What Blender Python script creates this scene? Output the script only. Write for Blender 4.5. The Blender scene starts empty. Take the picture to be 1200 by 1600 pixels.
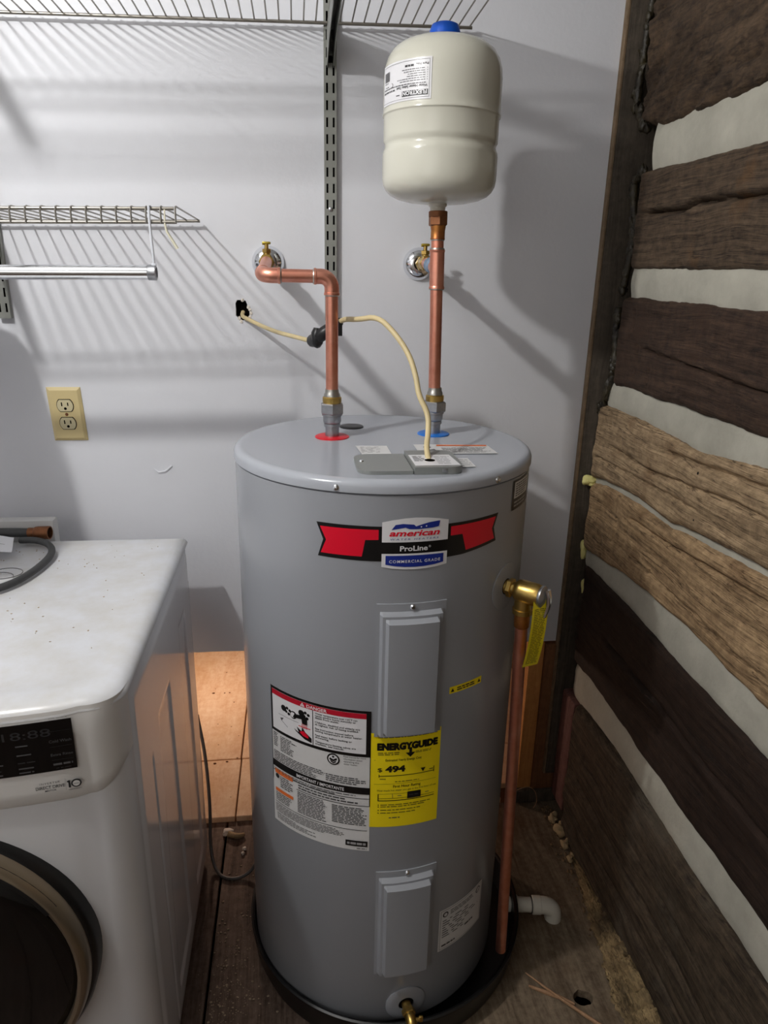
import bpy, bmesh, math, random
from mathutils import Vector, Matrix, noise
from mathutils.geometry import tessellate_polygon

SC = bpy.context.scene
COL = SC.collection
PI = math.pi
random.seed(7)

# ------------------------------------------------------------------ camera
cam = bpy.data.cameras.new('camera')
cam.sensor_fit = 'VERTICAL'
cam.sensor_height = 24.0
cam.lens = 24.0 * 1100.0 / 1600.0
cam.clip_start = 0.02
camo = bpy.data.objects.new('camera', cam)
COL.objects.link(camo)
def _rot():
    y = Vector((-140, -370, 1100)).normalized()
    d = Vector((-73, 3250, 1100)); d = (d - y * d.dot(y)).normalized()
    z = -d
    x = y.cross(z)
    return Matrix((x, y, z))            # world = R @ (right, down, forward)
_R = _rot()
_M = Matrix([[_R[i][0], -_R[i][1], -_R[i][2]] for i in range(3)]).to_4x4()
camo.matrix_world = Matrix.Translation((0.0, -1.6, 1.41)) @ _M
SC.camera = camo

# ------------------------------------------------------------------ light
w = bpy.data.worlds.new('world'); SC.world = w; w.use_nodes = True
w.node_tree.nodes['Background'].inputs[0].default_value = (0.92, 0.96, 1.0, 1)
w.node_tree.nodes['Background'].inputs[1].default_value = 0.05
def lamp(name, loc, power, color, radius):
    l = bpy.data.lights.new(name, 'POINT'); l.energy = power; l.color = color; l.shadow_soft_size = radius
    o = bpy.data.objects.new(name, l); o.location = loc; COL.objects.link(o)
    return o
lamp('ceiling_bulb', (-0.715, -0.964, 2.082), 34.0, (1.0, 0.98, 0.95), 0.028)
lamp('crawlspace_lamp', (-0.31, 0.62, 0.43), 7.0, (1.0, 0.76, 0.60), 0.03)
lamp('added_fill_lamp', (-1.0, -2.7, 1.95), 21.0, (1.0, 0.98, 0.95), 0.70)  # added soft fill behind the camera, lifts the shadows
SC.view_settings.view_transform = 'Standard'
SC.view_settings.look = 'None'
SC.view_settings.gamma = 1.0
SC.view_settings.use_curve_mapping = False
SC.view_settings.exposure = 0.0

# ------------------------------------------------------------------ materials
def lin(c):
    return tuple(((v / 255.0) / 12.92 if v / 255.0 <= 0.04045 else ((v / 255.0 + 0.055) / 1.055) ** 2.4) for v in c) + (1.0,)

def mat(name, col, rough=0.5, metal=0.0, spec=0.5, bump=0.0, bscale=80.0, coat=0.0, var=0.0, vscale=6.0, vcol=None, trans=0.0):
    m = bpy.data.materials.new(name); m.use_nodes = True
    nt = m.node_tree; b = nt.nodes['Principled BSDF']
    c = lin(col)
    b.inputs['Base Color'].default_value = c
    b.inputs['Roughness'].default_value = rough
    b.inputs['Metallic'].default_value = metal
    b.inputs['Specular IOR Level'].default_value = spec
    b.inputs['Coat Weight'].default_value = coat
    b.inputs['Coat Roughness'].default_value = 0.12
    b.inputs['Transmission Weight'].default_value = trans
    tc = nt.nodes.new('ShaderNodeTexCoord')
    if var > 0:
        n = nt.nodes.new('ShaderNodeTexNoise'); n.inputs['Scale'].default_value = vscale; n.inputs['Detail'].default_value = 6
        n.inputs['Roughness'].default_value = 0.65
        nt.links.new(tc.outputs['Object'], n.inputs['Vector'])
        r = nt.nodes.new('ShaderNodeValToRGB')
        r.color_ramp.elements[0].position = 0.35; r.color_ramp.elements[1].position = 0.68
        d = lin(vcol) if vcol else tuple(v * (1 - var) for v in c[:3]) + (1,)
        r.color_ramp.elements[0].color = c; r.color_ramp.elements[1].color = d
        nt.links.new(n.outputs['Fac'], r.inputs['Fac'])
        nt.links.new(r.outputs['Color'], b.inputs['Base Color'])
    if bump > 0:
        n2 = nt.nodes.new('ShaderNodeTexNoise'); n2.inputs['Scale'].default_value = bscale; n2.inputs['Detail'].default_value = 4
        nt.links.new(tc.outputs['Object'], n2.inputs['Vector'])
        bp = nt.nodes.new('ShaderNodeBump'); bp.inputs['Strength'].default_value = bump; bp.inputs['Distance'].default_value = 0.004
        nt.links.new(n2.outputs['Fac'], bp.inputs['Height'])
        nt.links.new(bp.outputs['Normal'], b.inputs['Normal'])
    return m

def wood(name, dark, light, grain=(60, 2.5, 60), rough=0.75, patch=None, pscale=3.0, patch_lo=0.5, bump=0.5, fine=None, spec=0.3, holes=False, crack=0.0):
    m = bpy.data.materials.new(name); m.use_nodes = True
    nt = m.node_tree; L = nt.links.new; b = nt.nodes['Principled BSDF']
    b.inputs['Roughness'].default_value = rough; b.inputs['Specular IOR Level'].default_value = spec
    tc = nt.nodes.new('ShaderNodeTexCoord')
    # wander the grain a little so it is not ruler straight
    nw = nt.nodes.new('ShaderNodeTexNoise'); nw.inputs['Scale'].default_value = 2.2; nw.inputs['Detail'].default_value = 3
    L(tc.outputs['Object'], nw.inputs['Vector'])
    mixv = nt.nodes.new('ShaderNodeMix'); mixv.data_type = 'VECTOR'; mixv.inputs['Factor'].default_value = 0.05
    L(tc.outputs['Object'], mixv.inputs[4]); L(nw.outputs['Color'], mixv.inputs[5])
    mp = nt.nodes.new('ShaderNodeMapping'); mp.inputs['Scale'].default_value = grain
    L(mixv.outputs[1], mp.inputs['Vector'])
    n = nt.nodes.new('ShaderNodeTexNoise'); n.inputs['Scale'].default_value = 1.0; n.inputs['Detail'].default_value = 8; n.inputs['Roughness'].default_value = 0.7
    L(mp.outputs['Vector'], n.inputs['Vector'])
    mp2 = nt.nodes.new('ShaderNodeMapping'); mp2.inputs['Scale'].default_value = tuple(g * 3.7 for g in grain)
    L(mixv.outputs[1], mp2.inputs['Vector'])
    nf = nt.nodes.new('ShaderNodeTexNoise'); nf.inputs['Scale'].default_value = 1.0; nf.inputs['Detail'].default_value = 9; nf.inputs['Roughness'].default_value = 0.75
    L(mp2.outputs['Vector'], nf.inputs['Vector'])
    ng = nt.nodes.new('ShaderNodeTexNoise'); ng.inputs['Scale'].default_value = 55.0; ng.inputs['Detail'].default_value = 6; ng.inputs['Roughness'].default_value = 0.7
    L(tc.outputs['Object'], ng.inputs['Vector'])
    m1 = nt.nodes.new('ShaderNodeMix'); m1.inputs[0].default_value = 0.5; L(n.outputs['Fac'], m1.inputs[2]); L(nf.outputs['Fac'], m1.inputs[3])
    m2 = nt.nodes.new('ShaderNodeMix'); m2.inputs[0].default_value = 0.28; L(m1.outputs[0], m2.inputs[2]); L(ng.outputs['Fac'], m2.inputs[3])
    gfac = m2.outputs[0]
    r = nt.nodes.new('ShaderNodeValToRGB')
    r.color_ramp.elements[0].position = 0.40; r.color_ramp.elements[1].position = 0.61
    r.color_ramp.elements[0].color = lin(dark); r.color_ramp.elements[1].color = lin(light)
    L(gfac, r.inputs['Fac'])
    out = r.outputs['Color']
    if patch:
        n3 = nt.nodes.new('ShaderNodeTexNoise'); n3.inputs['Scale'].default_value = pscale; n3.inputs['Detail'].default_value = 7; n3.inputs['Roughness'].default_value = 0.62
        L(mixv.outputs[1], n3.inputs['Vector'])
        r3 = nt.nodes.new('ShaderNodeValToRGB'); r3.color_ramp.elements[0].position = patch_lo; r3.color_ramp.elements[1].position = patch_lo + 0.18
        L(n3.outputs['Fac'], r3.inputs['Fac'])
        mx = nt.nodes.new('ShaderNodeMix'); mx.data_type = 'RGBA'
        L(r3.outputs['Color'], mx.inputs[0]); L(out, mx.inputs[6]); mx.inputs[7].default_value = lin(patch)
        mul = nt.nodes.new('ShaderNodeMix'); mul.data_type = 'RGBA'; mul.blend_type = 'OVERLAY'; mul.inputs[0].default_value = 0.45
        L(mx.outputs[2], mul.inputs[6]); L(gfac, mul.inputs[7])
        out = mul.outputs[2]
    if holes:
        v = nt.nodes.new('ShaderNodeTexVoronoi'); v.inputs['Scale'].default_value = 16.0
        L(tc.outputs['Object'], v.inputs['Vector'])
        rv = nt.nodes.new('ShaderNodeValToRGB'); rv.color_ramp.interpolation = 'CONSTANT'
        rv.color_ramp.elements[0].color = (0.01, 0.008, 0.006, 1); rv.color_ramp.elements[1].color = (1, 1, 1, 1); rv.color_ramp.elements[1].position = 0.045
        L(v.outputs['Distance'], rv.inputs['Fac'])
        mh = nt.nodes.new('ShaderNodeMix'); mh.data_type = 'RGBA'; mh.blend_type = 'MULTIPLY'; mh.inputs[0].default_value = 1.0
        L(out, mh.inputs[6]); L(rv.outputs['Color'], mh.inputs[7]); out = mh.outputs[2]
    if crack > 0:
        mc = nt.nodes.new('ShaderNodeMapping'); mc.inputs['Scale'].default_value = (grain[0] * 0.4, grain[1] * 0.45, grain[2] * 0.42)
        L(mixv.outputs[1], mc.inputs['Vector'])
        nc = nt.nodes.new('ShaderNodeTexNoise'); nc.inputs['Scale'].default_value = 1.0; nc.inputs['Detail'].default_value = 4; nc.inputs['Roughness'].default_value = 0.6
        L(mc.outputs['Vector'], nc.inputs['Vector'])
        s1 = nt.nodes.new('ShaderNodeMath'); s1.operation = 'SUBTRACT'; s1.inputs[1].default_value = 0.5; L(nc.outputs['Fac'], s1.inputs[0])
        s2 = nt.nodes.new('ShaderNodeMath'); s2.operation = 'ABSOLUTE'; L(s1.outputs[0], s2.inputs[0])
        rc_ = nt.nodes.new('ShaderNodeValToRGB'); rc_.color_ramp.elements[0].position = 0.0; rc_.color_ramp.elements[1].position = 0.013
        rc_.color_ramp.elements[0].color = (0.25, 0.22, 0.2, 1); rc_.color_ramp.elements[1].color = (1, 1, 1, 1)
        L(s2.outputs[0], rc_.inputs['Fac'])
        mk = nt.nodes.new('ShaderNodeMix'); mk.data_type = 'RGBA'; mk.blend_type = 'MULTIPLY'; mk.inputs[0].default_value = crack
        L(out, mk.inputs[6]); L(rc_.outputs['Color'], mk.inputs[7]); out = mk.outputs[2]
    L(out, b.inputs['Base Color'])
    bp = nt.nodes.new('ShaderNodeBump'); bp.inputs['Strength'].default_value = bump; bp.inputs['Distance'].default_value = 0.004
    L(gfac, bp.inputs['Height']); L(bp.outputs['Normal'], b.inputs['Normal'])
    return m

M = {}
M['wall'] = mat('wall_paint', (221, 223, 229), 0.55, spec=0.3, bump=0.12, bscale=90, var=0.04, vscale=3)
M['ceil'] = mat('ceiling_paint', (215, 215, 215), 0.8)
M['dark_room'] = mat('dim_wall_paint', (186, 181, 174), 0.8)
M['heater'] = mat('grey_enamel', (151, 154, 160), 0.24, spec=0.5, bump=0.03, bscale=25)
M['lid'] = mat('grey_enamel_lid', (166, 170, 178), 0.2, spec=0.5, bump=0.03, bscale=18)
M['tank'] = mat('cream_enamel', (207, 206, 193), 0.16, spec=0.5, bump=0.02, bscale=14)
M['copper'] = mat('copper', (232, 166, 144), 0.38, metal=1.0, var=0.3, vscale=26, vcol=(218, 142, 118), bump=0.05, bscale=60)
M['copper_old'] = mat('stained_copper', (190, 130, 70), 0.42, metal=1.0, var=0.3, vscale=50, vcol=(150, 90, 60))
M['solder'] = mat('solder', (180, 178, 172), 0.35, metal=1.0)
M['brass'] = mat('brass', (200, 168, 96), 0.33, metal=1.0, var=0.2, vscale=40)
M['bronze'] = mat('brown_bronze', (140, 92, 62), 0.5, metal=0.8, var=0.3, vscale=60)
M['steel'] = mat('galvanised_steel', (178, 180, 184), 0.38, metal=1.0, var=0.2, vscale=60)
M['chrome'] = mat('chrome', (232, 234, 238), 0.13, metal=1.0)
M['nickel'] = mat('wire_nickel', (150, 146, 138), 0.34, metal=0.85)
M['standard'] = mat('grey_green_metal', (146, 148, 142), 0.42, metal=0.3)
M['black'] = mat('black_plastic', (14, 14, 15), 0.35)
M['tape'] = mat('black_tape', (16, 17, 20), 0.4)
M['void'] = mat('dark_hole', (12, 9, 7), 0.9, spec=0.0)
M['red_ring'] = mat('red_plastic', (205, 22, 40), 0.4)
M['blue_ring'] = mat('blue_plastic', (22, 112, 205), 0.4)
M['cap_blue'] = mat('blue_cap', (10, 92, 215), 0.4)
M['cable'] = mat('cream_cable', (214, 196, 150), 0.5, bump=0.1, bscale=40, var=0.15, vscale=20)
M['ivory'] = mat('ivory_plastic', (208, 190, 140), 0.35)
M['ivory_face'] = mat('ivory_face', (202, 192, 156), 0.35)
M['white_enamel'] = mat('white_enamel', (226, 227, 230), 0.12, spec=0.55)
M['white_dirty'] = mat('white_enamel_top', (208, 210, 215), 0.24, spec=0.5, var=0.3, vscale=16, vcol=(199, 198, 196))
M['white_plastic'] = mat('white_plastic', (222, 220, 217), 0.28)
M['panel_glass'] = mat('black_glass', (10, 10, 11), 0.08)
M['door_glass'] = mat('door_glass', (8, 7, 7), 0.08)
M['door_ring'] = mat('door_ring_metal', (150, 136, 116), 0.3, metal=0.8)
M['rubber'] = mat('grey_rubber', (62, 63, 64), 0.55, var=0.3, vscale=30)
M['cord'] = mat('grey_cord', (98, 96, 95), 0.45)
M['pvc'] = mat('white_pvc', (212, 208, 196), 0.35)
M['paper'] = mat('paper', (232, 233, 238), 0.7)
M['chink'] = mat('chinking_mortar', (184, 181, 168), 0.9, spec=0.1, bump=0.5, bscale=50, var=0.25, vscale=7)
M['foam'] = mat('yellow_foam', (222, 214, 140), 0.6, bump=0.3, bscale=60)
M['foam_dark'] = mat('dark_foam', (20, 15, 12), 0.5, bump=0.8, bscale=90, var=0.6, vscale=30, vcol=(58, 50, 26))
M['foam_tan'] = mat('tan_foam', (182, 158, 120), 0.8, bump=0.5, bscale=60, var=0.4, vscale=30)
M['dirt'] = mat('log_dirt', (132, 108, 78), 0.9, bump=0.5, bscale=80, var=0.5, vscale=60, vcol=(84, 66, 48))
M['dust'] = mat('sawdust', (168, 150, 128), 0.9)
M['crumb'] = mat('white_crumb', (225, 218, 208), 0.9)
M['cover'] = mat('grey_cover_metal', (138, 141, 139), 0.42, metal=0.25)
M['lbl_white'] = mat('label_white', (226, 226, 229), 0.32)
M['lbl_grey'] = mat('label_grey_white', (214, 214, 214), 0.4)
M['lbl_black'] = mat('label_black', (12, 12, 13), 0.3)
M['lbl_red'] = mat('label_red', (222, 8, 44), 0.3)
M['lbl_crimson'] = mat('label_crimson', (186, 18, 44), 0.35)
M['lbl_blue'] = mat('label_blue', (28, 48, 140), 0.3)
M['lbl_yellow'] = mat('label_yellow', (246, 222, 18), 0.4)
M['lbl_orange'] = mat('label_orange', (226, 112, 48), 0.4)
M['lbl_print'] = mat('label_print', (78, 78, 80), 0.4)
M['lbl_print_dark'] = mat('label_print_dark', (36, 36, 38), 0.4)
M['lbl_mid'] = mat('label_mid_grey', (166, 166, 168), 0.4)
M['tag_yellow'] = mat('tag_yellow', (226, 208, 30), 0.4)
M['ink_olive'] = mat('tag_ink', (96, 88, 20), 0.5)
M['print_grey'] = mat('panel_print', (88, 88, 90), 0.4)  # unlit grey lettering on the display glass
M['print_dim'] = mat('panel_print_dim', (48, 48, 50), 0.4)
M['logA'] = wood('log_brown_adzed', (38, 29, 22), (92, 74, 56), (36, 7, 46), patch=(60, 47, 38), pscale=5, crack=0.6, bump=1.0)
M['logB'] = wood('log_grey_brown', (46, 36, 28), (104, 87, 69), (50, 4, 130), patch=(104, 74, 42), pscale=8, patch_lo=0.58, crack=0.9, bump=1.0)
M['logC'] = wood('log_dark_red_brown', (38, 28, 22), (80, 61, 48), (50, 5, 120), patch=(58, 42, 32), pscale=5, crack=0.8, bump=0.9)
M['logD'] = wood('log_tan', (110, 91, 69), (188, 162, 128), (40, 4, 120), patch=(116, 90, 64), pscale=7, patch_lo=0.53, holes=True, crack=0.95, bump=1.0)
M['logE'] = wood('log_tan_worn', (110, 88, 64), (190, 160, 122), (40, 4, 120), patch=(110, 84, 58), pscale=7, patch_lo=0.53, holes=True, crack=0.95, bump=1.0)
M['logF'] = wood('log_black_brown', (24, 16, 11), (56, 40, 31), (50, 4, 120), patch=(38, 24, 16), pscale=5, crack=0.8, bump=0.9)
M['logG'] = wood('log_weathered', (34, 26, 19), (92, 78, 62), (50, 3.5, 110), patch=(84, 78, 68), pscale=4, patch_lo=0.54, crack=0.9, bump=1.1)
M['block'] = wood('reddish_block', (84, 54, 50), (128, 92, 86), (60, 60, 3))
M['post'] = wood('dark_board', (64, 57, 49), (94, 85, 74), (60, 60, 3), patch=(74, 66, 57), pscale=3)
M['post_edge_lit'] = wood('lit_board_edge', (100, 82, 62), (142, 122, 98), (80, 80, 4))  # board's side face, the light falling on it put into the paler colour
M['floor'] = wood('floor_board', (66, 52, 44), (122, 104, 92), (45, 2.0, 45), patch=(98, 66, 44), pscale=5, patch_lo=0.54)
M['floor2'] = wood('floor_sheet', (84, 70, 54), (138, 122, 102), (26, 3.0, 26), patch=(96, 74, 52), pscale=3, patch_lo=0.52)
M['ply'] = wood('plywood', (216, 178, 140), (238, 208, 176), (14, 4, 14), patch=(214, 172, 128), pscale=3, bump=0.15)
M['stud'] = wood('stud_wood', (100, 64, 42), (136, 94, 62), (60, 60, 2.5), bump=0.25)
M['stud_lit'] = wood('lit_stud', (196, 132, 74), (226, 164, 100), (60, 60, 2.5), bump=0.2)  # crawlspace lamplight on the stud put into this brighter orange
M['rot'] = wood('rotten_fibres', (78, 64, 44), (168, 144, 104), (60, 8, 60), patch=(70, 60, 46), pscale=9, crack=0.9, bump=1.2)
M['twig'] = wood('twig_wood', (140, 104, 76), (186, 150, 116), (40, 40, 40))

# ------------------------------------------------------------------ builders
def empty(name, loc, label=None, cat=None, group=None, kind=None):
    o = bpy.data.objects.new(name, None); o.empty_display_size = 0.05
    o.location = loc; COL.objects.link(o)
    tag(o, label, cat, group, kind); return o

def tag(o, label=None, cat=None, group=None, kind=None):
    if label: o['label'] = label
    if cat: o['category'] = cat
    if group: o['group'] = group
    if kind: o['kind'] = kind
    return o

def base_of(p):
    v = Vector((0, 0, 0))
    while p is not None:
        v += p.location; p = p.parent
    return v

class MB:
    def __init__(s): s.v = []; s.f = []; s.m = []
    def add(s, vs, fs, mi=0):
        k = len(s.v); s.v.extend(tuple(v) for v in vs)
        s.f.extend(tuple(i + k for i in f) for f in fs); s.m.extend([mi] * len(fs)); return s
    def bm(s, b, mi=0):
        b.verts.index_update()
        s.add([v.co.copy() for v in b.verts], [[v.index for v in f.verts] for f in b.faces], mi); b.free(); return s
    def box(s, lo, hi, bev=0.0, mi=0, seg=2):
        b = bmesh.new(); bmesh.ops.create_cube(b, size=1.0)
        for v in b.verts:
            v.co = Vector([lo[i] + (v.co[i] + 0.5) * (hi[i] - lo[i]) for i in range(3)])
        if bev > 0: bmesh.ops.bevel(b, geom=b.edges[:], offset=bev, segments=seg, affect='EDGES', profile=0.5)
        return s.bm(b, mi)
    def lathe(s, c, axis, prof, n=32, mi=0):
        """prof: (radius, height along axis) list"""
        a = Vector(axis).normalized(); t = Vector((0, 0, 1)) if abs(a.z) < 0.9 else Vector((1, 0, 0))
        e1 = a.cross(t).normalized(); e2 = a.cross(e1)
        c = Vector(c); vs = []; fs = []; rows = []
        for r, h in prof:
            if r < 1e-6: rows.append([len(vs)]); vs.append(c + a * h)
            else:
                rows.append(list(range(len(vs), len(vs) + n)))
                for k in range(n):
                    q = 2 * PI * k / n; vs.append(c + a * h + (e1 * math.cos(q) + e2 * math.sin(q)) * r)
        for A, B in zip(rows, rows[1:]):
            for k in range(n):
                k2 = (k + 1) % n
                if len(A) == 1 and len(B) == 1: continue
                if len(A) == 1: fs.append((A[0], B[k2], B[k]))
                elif len(B) == 1: fs.append((A[k], A[k2], B[0]))
                else: fs.append((A[k], A[k2], B[k2], B[k]))
        return s.add(vs, fs, mi)
    def cyl(s, a, b, r, n=24, mi=0, r2=None, bev=0.0):
        a = Vector(a); b = Vector(b); L = (b - a).length; r2 = r if r2 is None else r2
        p = [(0, 0), (r - bev, 0)] + ([(r, bev)] if bev else []) + ([(r2, L - bev)] if bev else []) + [(r2 - bev, L), (0, L)]
        return s.lathe(a, b - a, p, n, mi)
    def tube(s, pts, r, n=12, mi=0, caps=True, smooth=0, rfun=None):
        P = [Vector(p) for p in pts]
        if smooth:
            for _ in range(smooth):
                Q = [P[0]]
                for i in range(len(P) - 1):
                    Q += [P[i] * 0.75 + P[i + 1] * 0.25, P[i] * 0.25 + P[i + 1] * 0.75]
                Q.append(P[-1]); P = Q
        vs = []; fs = []; up = None
        for i, p in enumerate(P):
            d = (P[min(i + 1, len(P) - 1)] - P[max(i - 1, 0)]).normalized()
            if up is None:
                up = Vector((0, 0, 1)) if abs(d.z) < 0.9 else Vector((1, 0, 0))
            up = (up - d * up.dot(d)).normalized(); sd = d.cross(up)
            rr = r if rfun is None else rfun(i / max(1, len(P) - 1)) * r
            for k in range(n):
                q = 2 * PI * k / n; vs.append(p + (up * math.cos(q) + sd * math.sin(q)) * rr)
        for i in range(len(P) - 1):
            for k in range(n):
                k2 = (k + 1) % n; fs.append((i * n + k, i * n + k2, (i + 1) * n + k2, (i + 1) * n + k))
        if caps:
            fs.append(tuple(range(n))[::-1]); fs.append(tuple(range((len(P) - 1) * n, len(P) * n)))
        return s.add(vs, fs, mi)
    def hexnut(s, a, b, r, mi=0, rot=0.0):
        a = Vector(a); b = Vector(b); ax = (b - a); L = ax.length; c = 0.10 * r
        return s.lathe(a, ax, [(0, 0), (r * 0.88, 0), (r, c), (r, L - c), (r * 0.88, L), (0, L)], 6, mi)
    def blob(s, c, r, seed=0, rough=0.35, mi=0, sub=2, freq=1.3):
        b = bmesh.new(); bmesh.ops.create_icosphere(b, subdivisions=sub, radius=1.0)
        for v in b.verts:
            d = 1 + rough * noise.noise(v.co * freq + Vector((seed * 3.7, seed * 1.9, seed)))
            v.co = Vector((c[0] + v.co.x * r[0] * d, c[1] + v.co.y * r[1] * d, c[2] + v.co.z * r[2] * d))
        return s.bm(b, mi)
    def prism(s, poly, fn, d0, d1, mi=0):
        """poly of 2D points; fn(a, b, d) gives the 3D point"""
        n = len(poly); vs = [fn(a, b, d0) for a, b in poly] + [fn(a, b, d1) for a, b in poly]
        fs = [tuple(range(n))[::-1], tuple(range(n, 2 * n))] + [(i, (i + 1) % n, n + (i + 1) % n, n + i) for i in range(n)]
        return s.add(vs, fs, mi)
    def grid(s, nu, nv, fn, mi=0, close=False):
        vs = [fn(i / nu, j / nv) for i in range(nu + 1) for j in range(nv + 1)]
        fs = [(i * (nv + 1) + j, (i + 1) * (nv + 1) + j, (i + 1) * (nv + 1) + j + 1, i * (nv + 1) + j + 1) for i in range(nu) for j in range(nv)]
        return s.add(vs, fs, mi)

def obj(name, mb, mats, parent=None, smooth=40, label=None, fix=True, cat=None, kind=None, group=None):
    if not isinstance(mats, (list, tuple)): mats = [mats]
    o0 = base_of(parent)
    me = bpy.data.meshes.new(name)
    me.from_pydata([(v[0] - o0.x, v[1] - o0.y, v[2] - o0.z) for v in mb.v], [], mb.f)
    for m in mats: me.materials.append(m)
    me.polygons.foreach_set('material_index', mb.m)
    me.update()
    if fix:
        b = bmesh.new(); b.from_mesh(me); bmesh.ops.recalc_face_normals(b, faces=b.faces[:]); b.to_mesh(me); b.free()
    if smooth:
        me.polygons.foreach_set('use_smooth', [True] * len(me.polygons)); me.set_sharp_from_angle(angle=math.radians(smooth))
    o = bpy.data.objects.new(name, me); COL.objects.link(o)
    if parent is not None: o.parent = parent
    tag(o, label, cat, group, kind)
    return o

# --- flat print: 2-D polygons and lettering laid on a surface
_tc = {}
def text2d(body, size, shear=0.0, bold=0.0, space=1.0):
    key = (body, shear, bold, space)
    if key not in _tc:
        cu = bpy.data.curves.new('lettering', 'FONT'); cu.body = body; cu.size = 1.0; cu.shear = shear; cu.offset = bold
        cu.space_character = space; cu.fill_mode = 'FRONT'; cu.resolution_u = 3
        ob = bpy.data.objects.new('lettering', cu); COL.objects.link(ob)
        dg = bpy.context.evaluated_depsgraph_get(); dg.update()
        me = ob.evaluated_get(dg).to_mesh()
        _tc[key] = ([(v.co.x, v.co.y) for v in me.vertices], [tuple(p.vertices) for p in me.polygons])
        ob.evaluated_get(dg).to_mesh_clear()
        bpy.data.objects.remove(ob); bpy.data.curves.remove(cu)
    vs, fs = _tc[key]
    return vs, fs

class Print:
    """collects shapes in (s, z) millimetres and maps them through fn(s, z, layer)"""
    def __init__(self, fn, strip=8.0): self.fn = fn; self.mb = MB(); self.mats = []; self.strip = strip; self.r = random.Random(3)
    def mi(self, m):
        if m not in self.mats: self.mats.append(m)
        return self.mats.index(m)
    def poly(self, pts, m, layer=0):
        tris = tessellate_polygon([[Vector((a, b, 0)) for a, b in pts]])
        for t in tris:
            T = [pts[i] if isinstance(i, int) else i for i in t]
            s0 = min(p[0] for p in T); s1 = max(p[0] for p in T)
            k0 = math.floor(s0 / self.strip); k1 = math.ceil(s1 / self.strip)
            for k in range(k0, k1):
                q = clip(clip(T, k * self.strip, 1), (k + 1) * self.strip, -1)
                if len(q) >= 3:
                    self.mb.add([self.fn(a, b, layer) for a, b in q], [tuple(range(len(q)))], self.mi(m))
    def rect(self, s0, z0, s1, z1, m, layer=0): self.poly([(s0, z0), (s1, z0), (s1, z1), (s0, z1)], m, layer)
    def text(self, body, x, z, size, m, layer=1, align='l', width=None, shear=0.0, bold=0.0, space=1.0, rot=0, slope=0.0):
        vs, fs = text2d(body, size, shear, bold, space)
        x0 = min(v[0] for v in vs); x1 = max(v[0] for v in vs); wd = (x1 - x0)
        sx = size if width is None else width / wd
        off = {'l': 0, 'c': -wd * sx / 2, 'r': -wd * sx}[align]
        pts = []
        for a, b in vs:
            p = ((a - x0) * sx + off, b * size)
            if rot == 180: p = (-p[0], -p[1])
            pts.append(self.fn(x + p[0], z + p[1] + slope * p[0], layer))
        self.mb.add(pts, fs, self.mi(m))
    def lines(self, s0, z0, s1, z1, n, m, layer=1, ragged=0.0, h=0.5, word=9.0, gap=1.6):
        """illegible fine print: rows of word-length dashes, from z1 down to z0"""
        p = (z1 - z0) / n
        for i in range(n):
            zc = z1 - (i + 0.5) * p; e = s1 - self.r.random() * ragged * (s1 - s0); a = s0
            while a < e - 0.5:
                b = min(e, a + word * (0.35 + self.r.random()))
                self.mb.add([self.fn(a, zc - p * h / 2, layer), self.fn(b, zc - p * h / 2, layer), self.fn(b, zc + p * h / 2, layer), self.fn(a, zc + p * h / 2, layer)], [(0, 1, 2, 3)], self.mi(m))
                a = b + gap
    def frame(self, s0, z0, s1, z1, t, m, layer=1):
        self.rect(s0, z0, s1, z0 + t, m, layer); self.rect(s0, z1 - t, s1, z1, m, layer)
        self.rect(s0, z0 + t, s0 + t, z1 - t, m, layer); self.rect(s1 - t, z0 + t, s1, z1 - t, m, layer)
    def disc(self, s, z, r, m, layer=1, n=20): self.poly([(s + r * math.cos(2 * PI * k / n), z + r * math.sin(2 * PI * k / n)) for k in range(n)], m, layer)
    def done(self, name, parent, label=None):
        o = obj(name, self.mb, [M[k] for k in self.mats], parent, smooth=0, label=label, fix=False)
        return o
def clip(P, s, side):
    out = []
    for i in range(len(P)):
        a = P[i]; b = P[(i + 1) % len(P)]; da = (a[0] - s) * side; db = (b[0] - s) * side
        if da >= 0: out.append(a)
        if (da > 0 and db < 0) or (da < 0 and db > 0):
            t = da / (da - db); out.append((a[0] + (b[0] - a[0]) * t, a[1] + (b[1] - a[1]) * t))
    return out

def lerp(tab, y):
    """tab sorted from the wall outward: (y falling, z)"""
    if y >= tab[0][0]: return tab[0][1]
    for (a, za), (b, zb) in zip(tab, tab[1:]):
        if y >= b: return za + (zb - za) * (y - a) / (b - a)
    return tab[-1][1]
def fbm(x, y, z, o=4):
    v = 0; a = 0.5; p = Vector((x, y, z))
    for _ in range(o): v += a * noise.noise(p); p = p * 2.1; a *= 0.5
    return v

FLOOR = -0.015
# ================================================================== the room
# --- back wall: plasterboard with a ragged cable hole, its lower edge open above the crawlspace
wall_back = empty('wall_back', (0, 0, 0), kind='structure')
hole = [(-0.127, 1.350), (-0.123, 1.357), (-0.114, 1.3575), (-0.105, 1.356), (-0.102, 1.349), (-0.1015, 1.343), (-0.099, 1.338), (-0.097, 1.330), (-0.099, 1.322), (-0.107, 1.316), (-0.118, 1.313), (-0.1215, 1.320), (-0.127, 1.325), (-0.1262, 1.338)]
low = []
x = -1.9
while x < 0.76:
    low.append((x, 0.512 - 0.010 * (x + 0.3) * (1 if x > -0.3 else 0) + 0.003 * noise.noise(Vector((x * 30, 0, 0))))); x += 0.035
outer = low + [(0.76, 0.50), (0.76, 2.3), (-1.9, 2.3)]
b = MB()
allp = outer + hole
tr = tessellate_polygon([[Vector((p[0], p[1], 0)) for p in outer], [Vector((p[0], p[1], 0)) for p in hole]])
n = len(allp)
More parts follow.
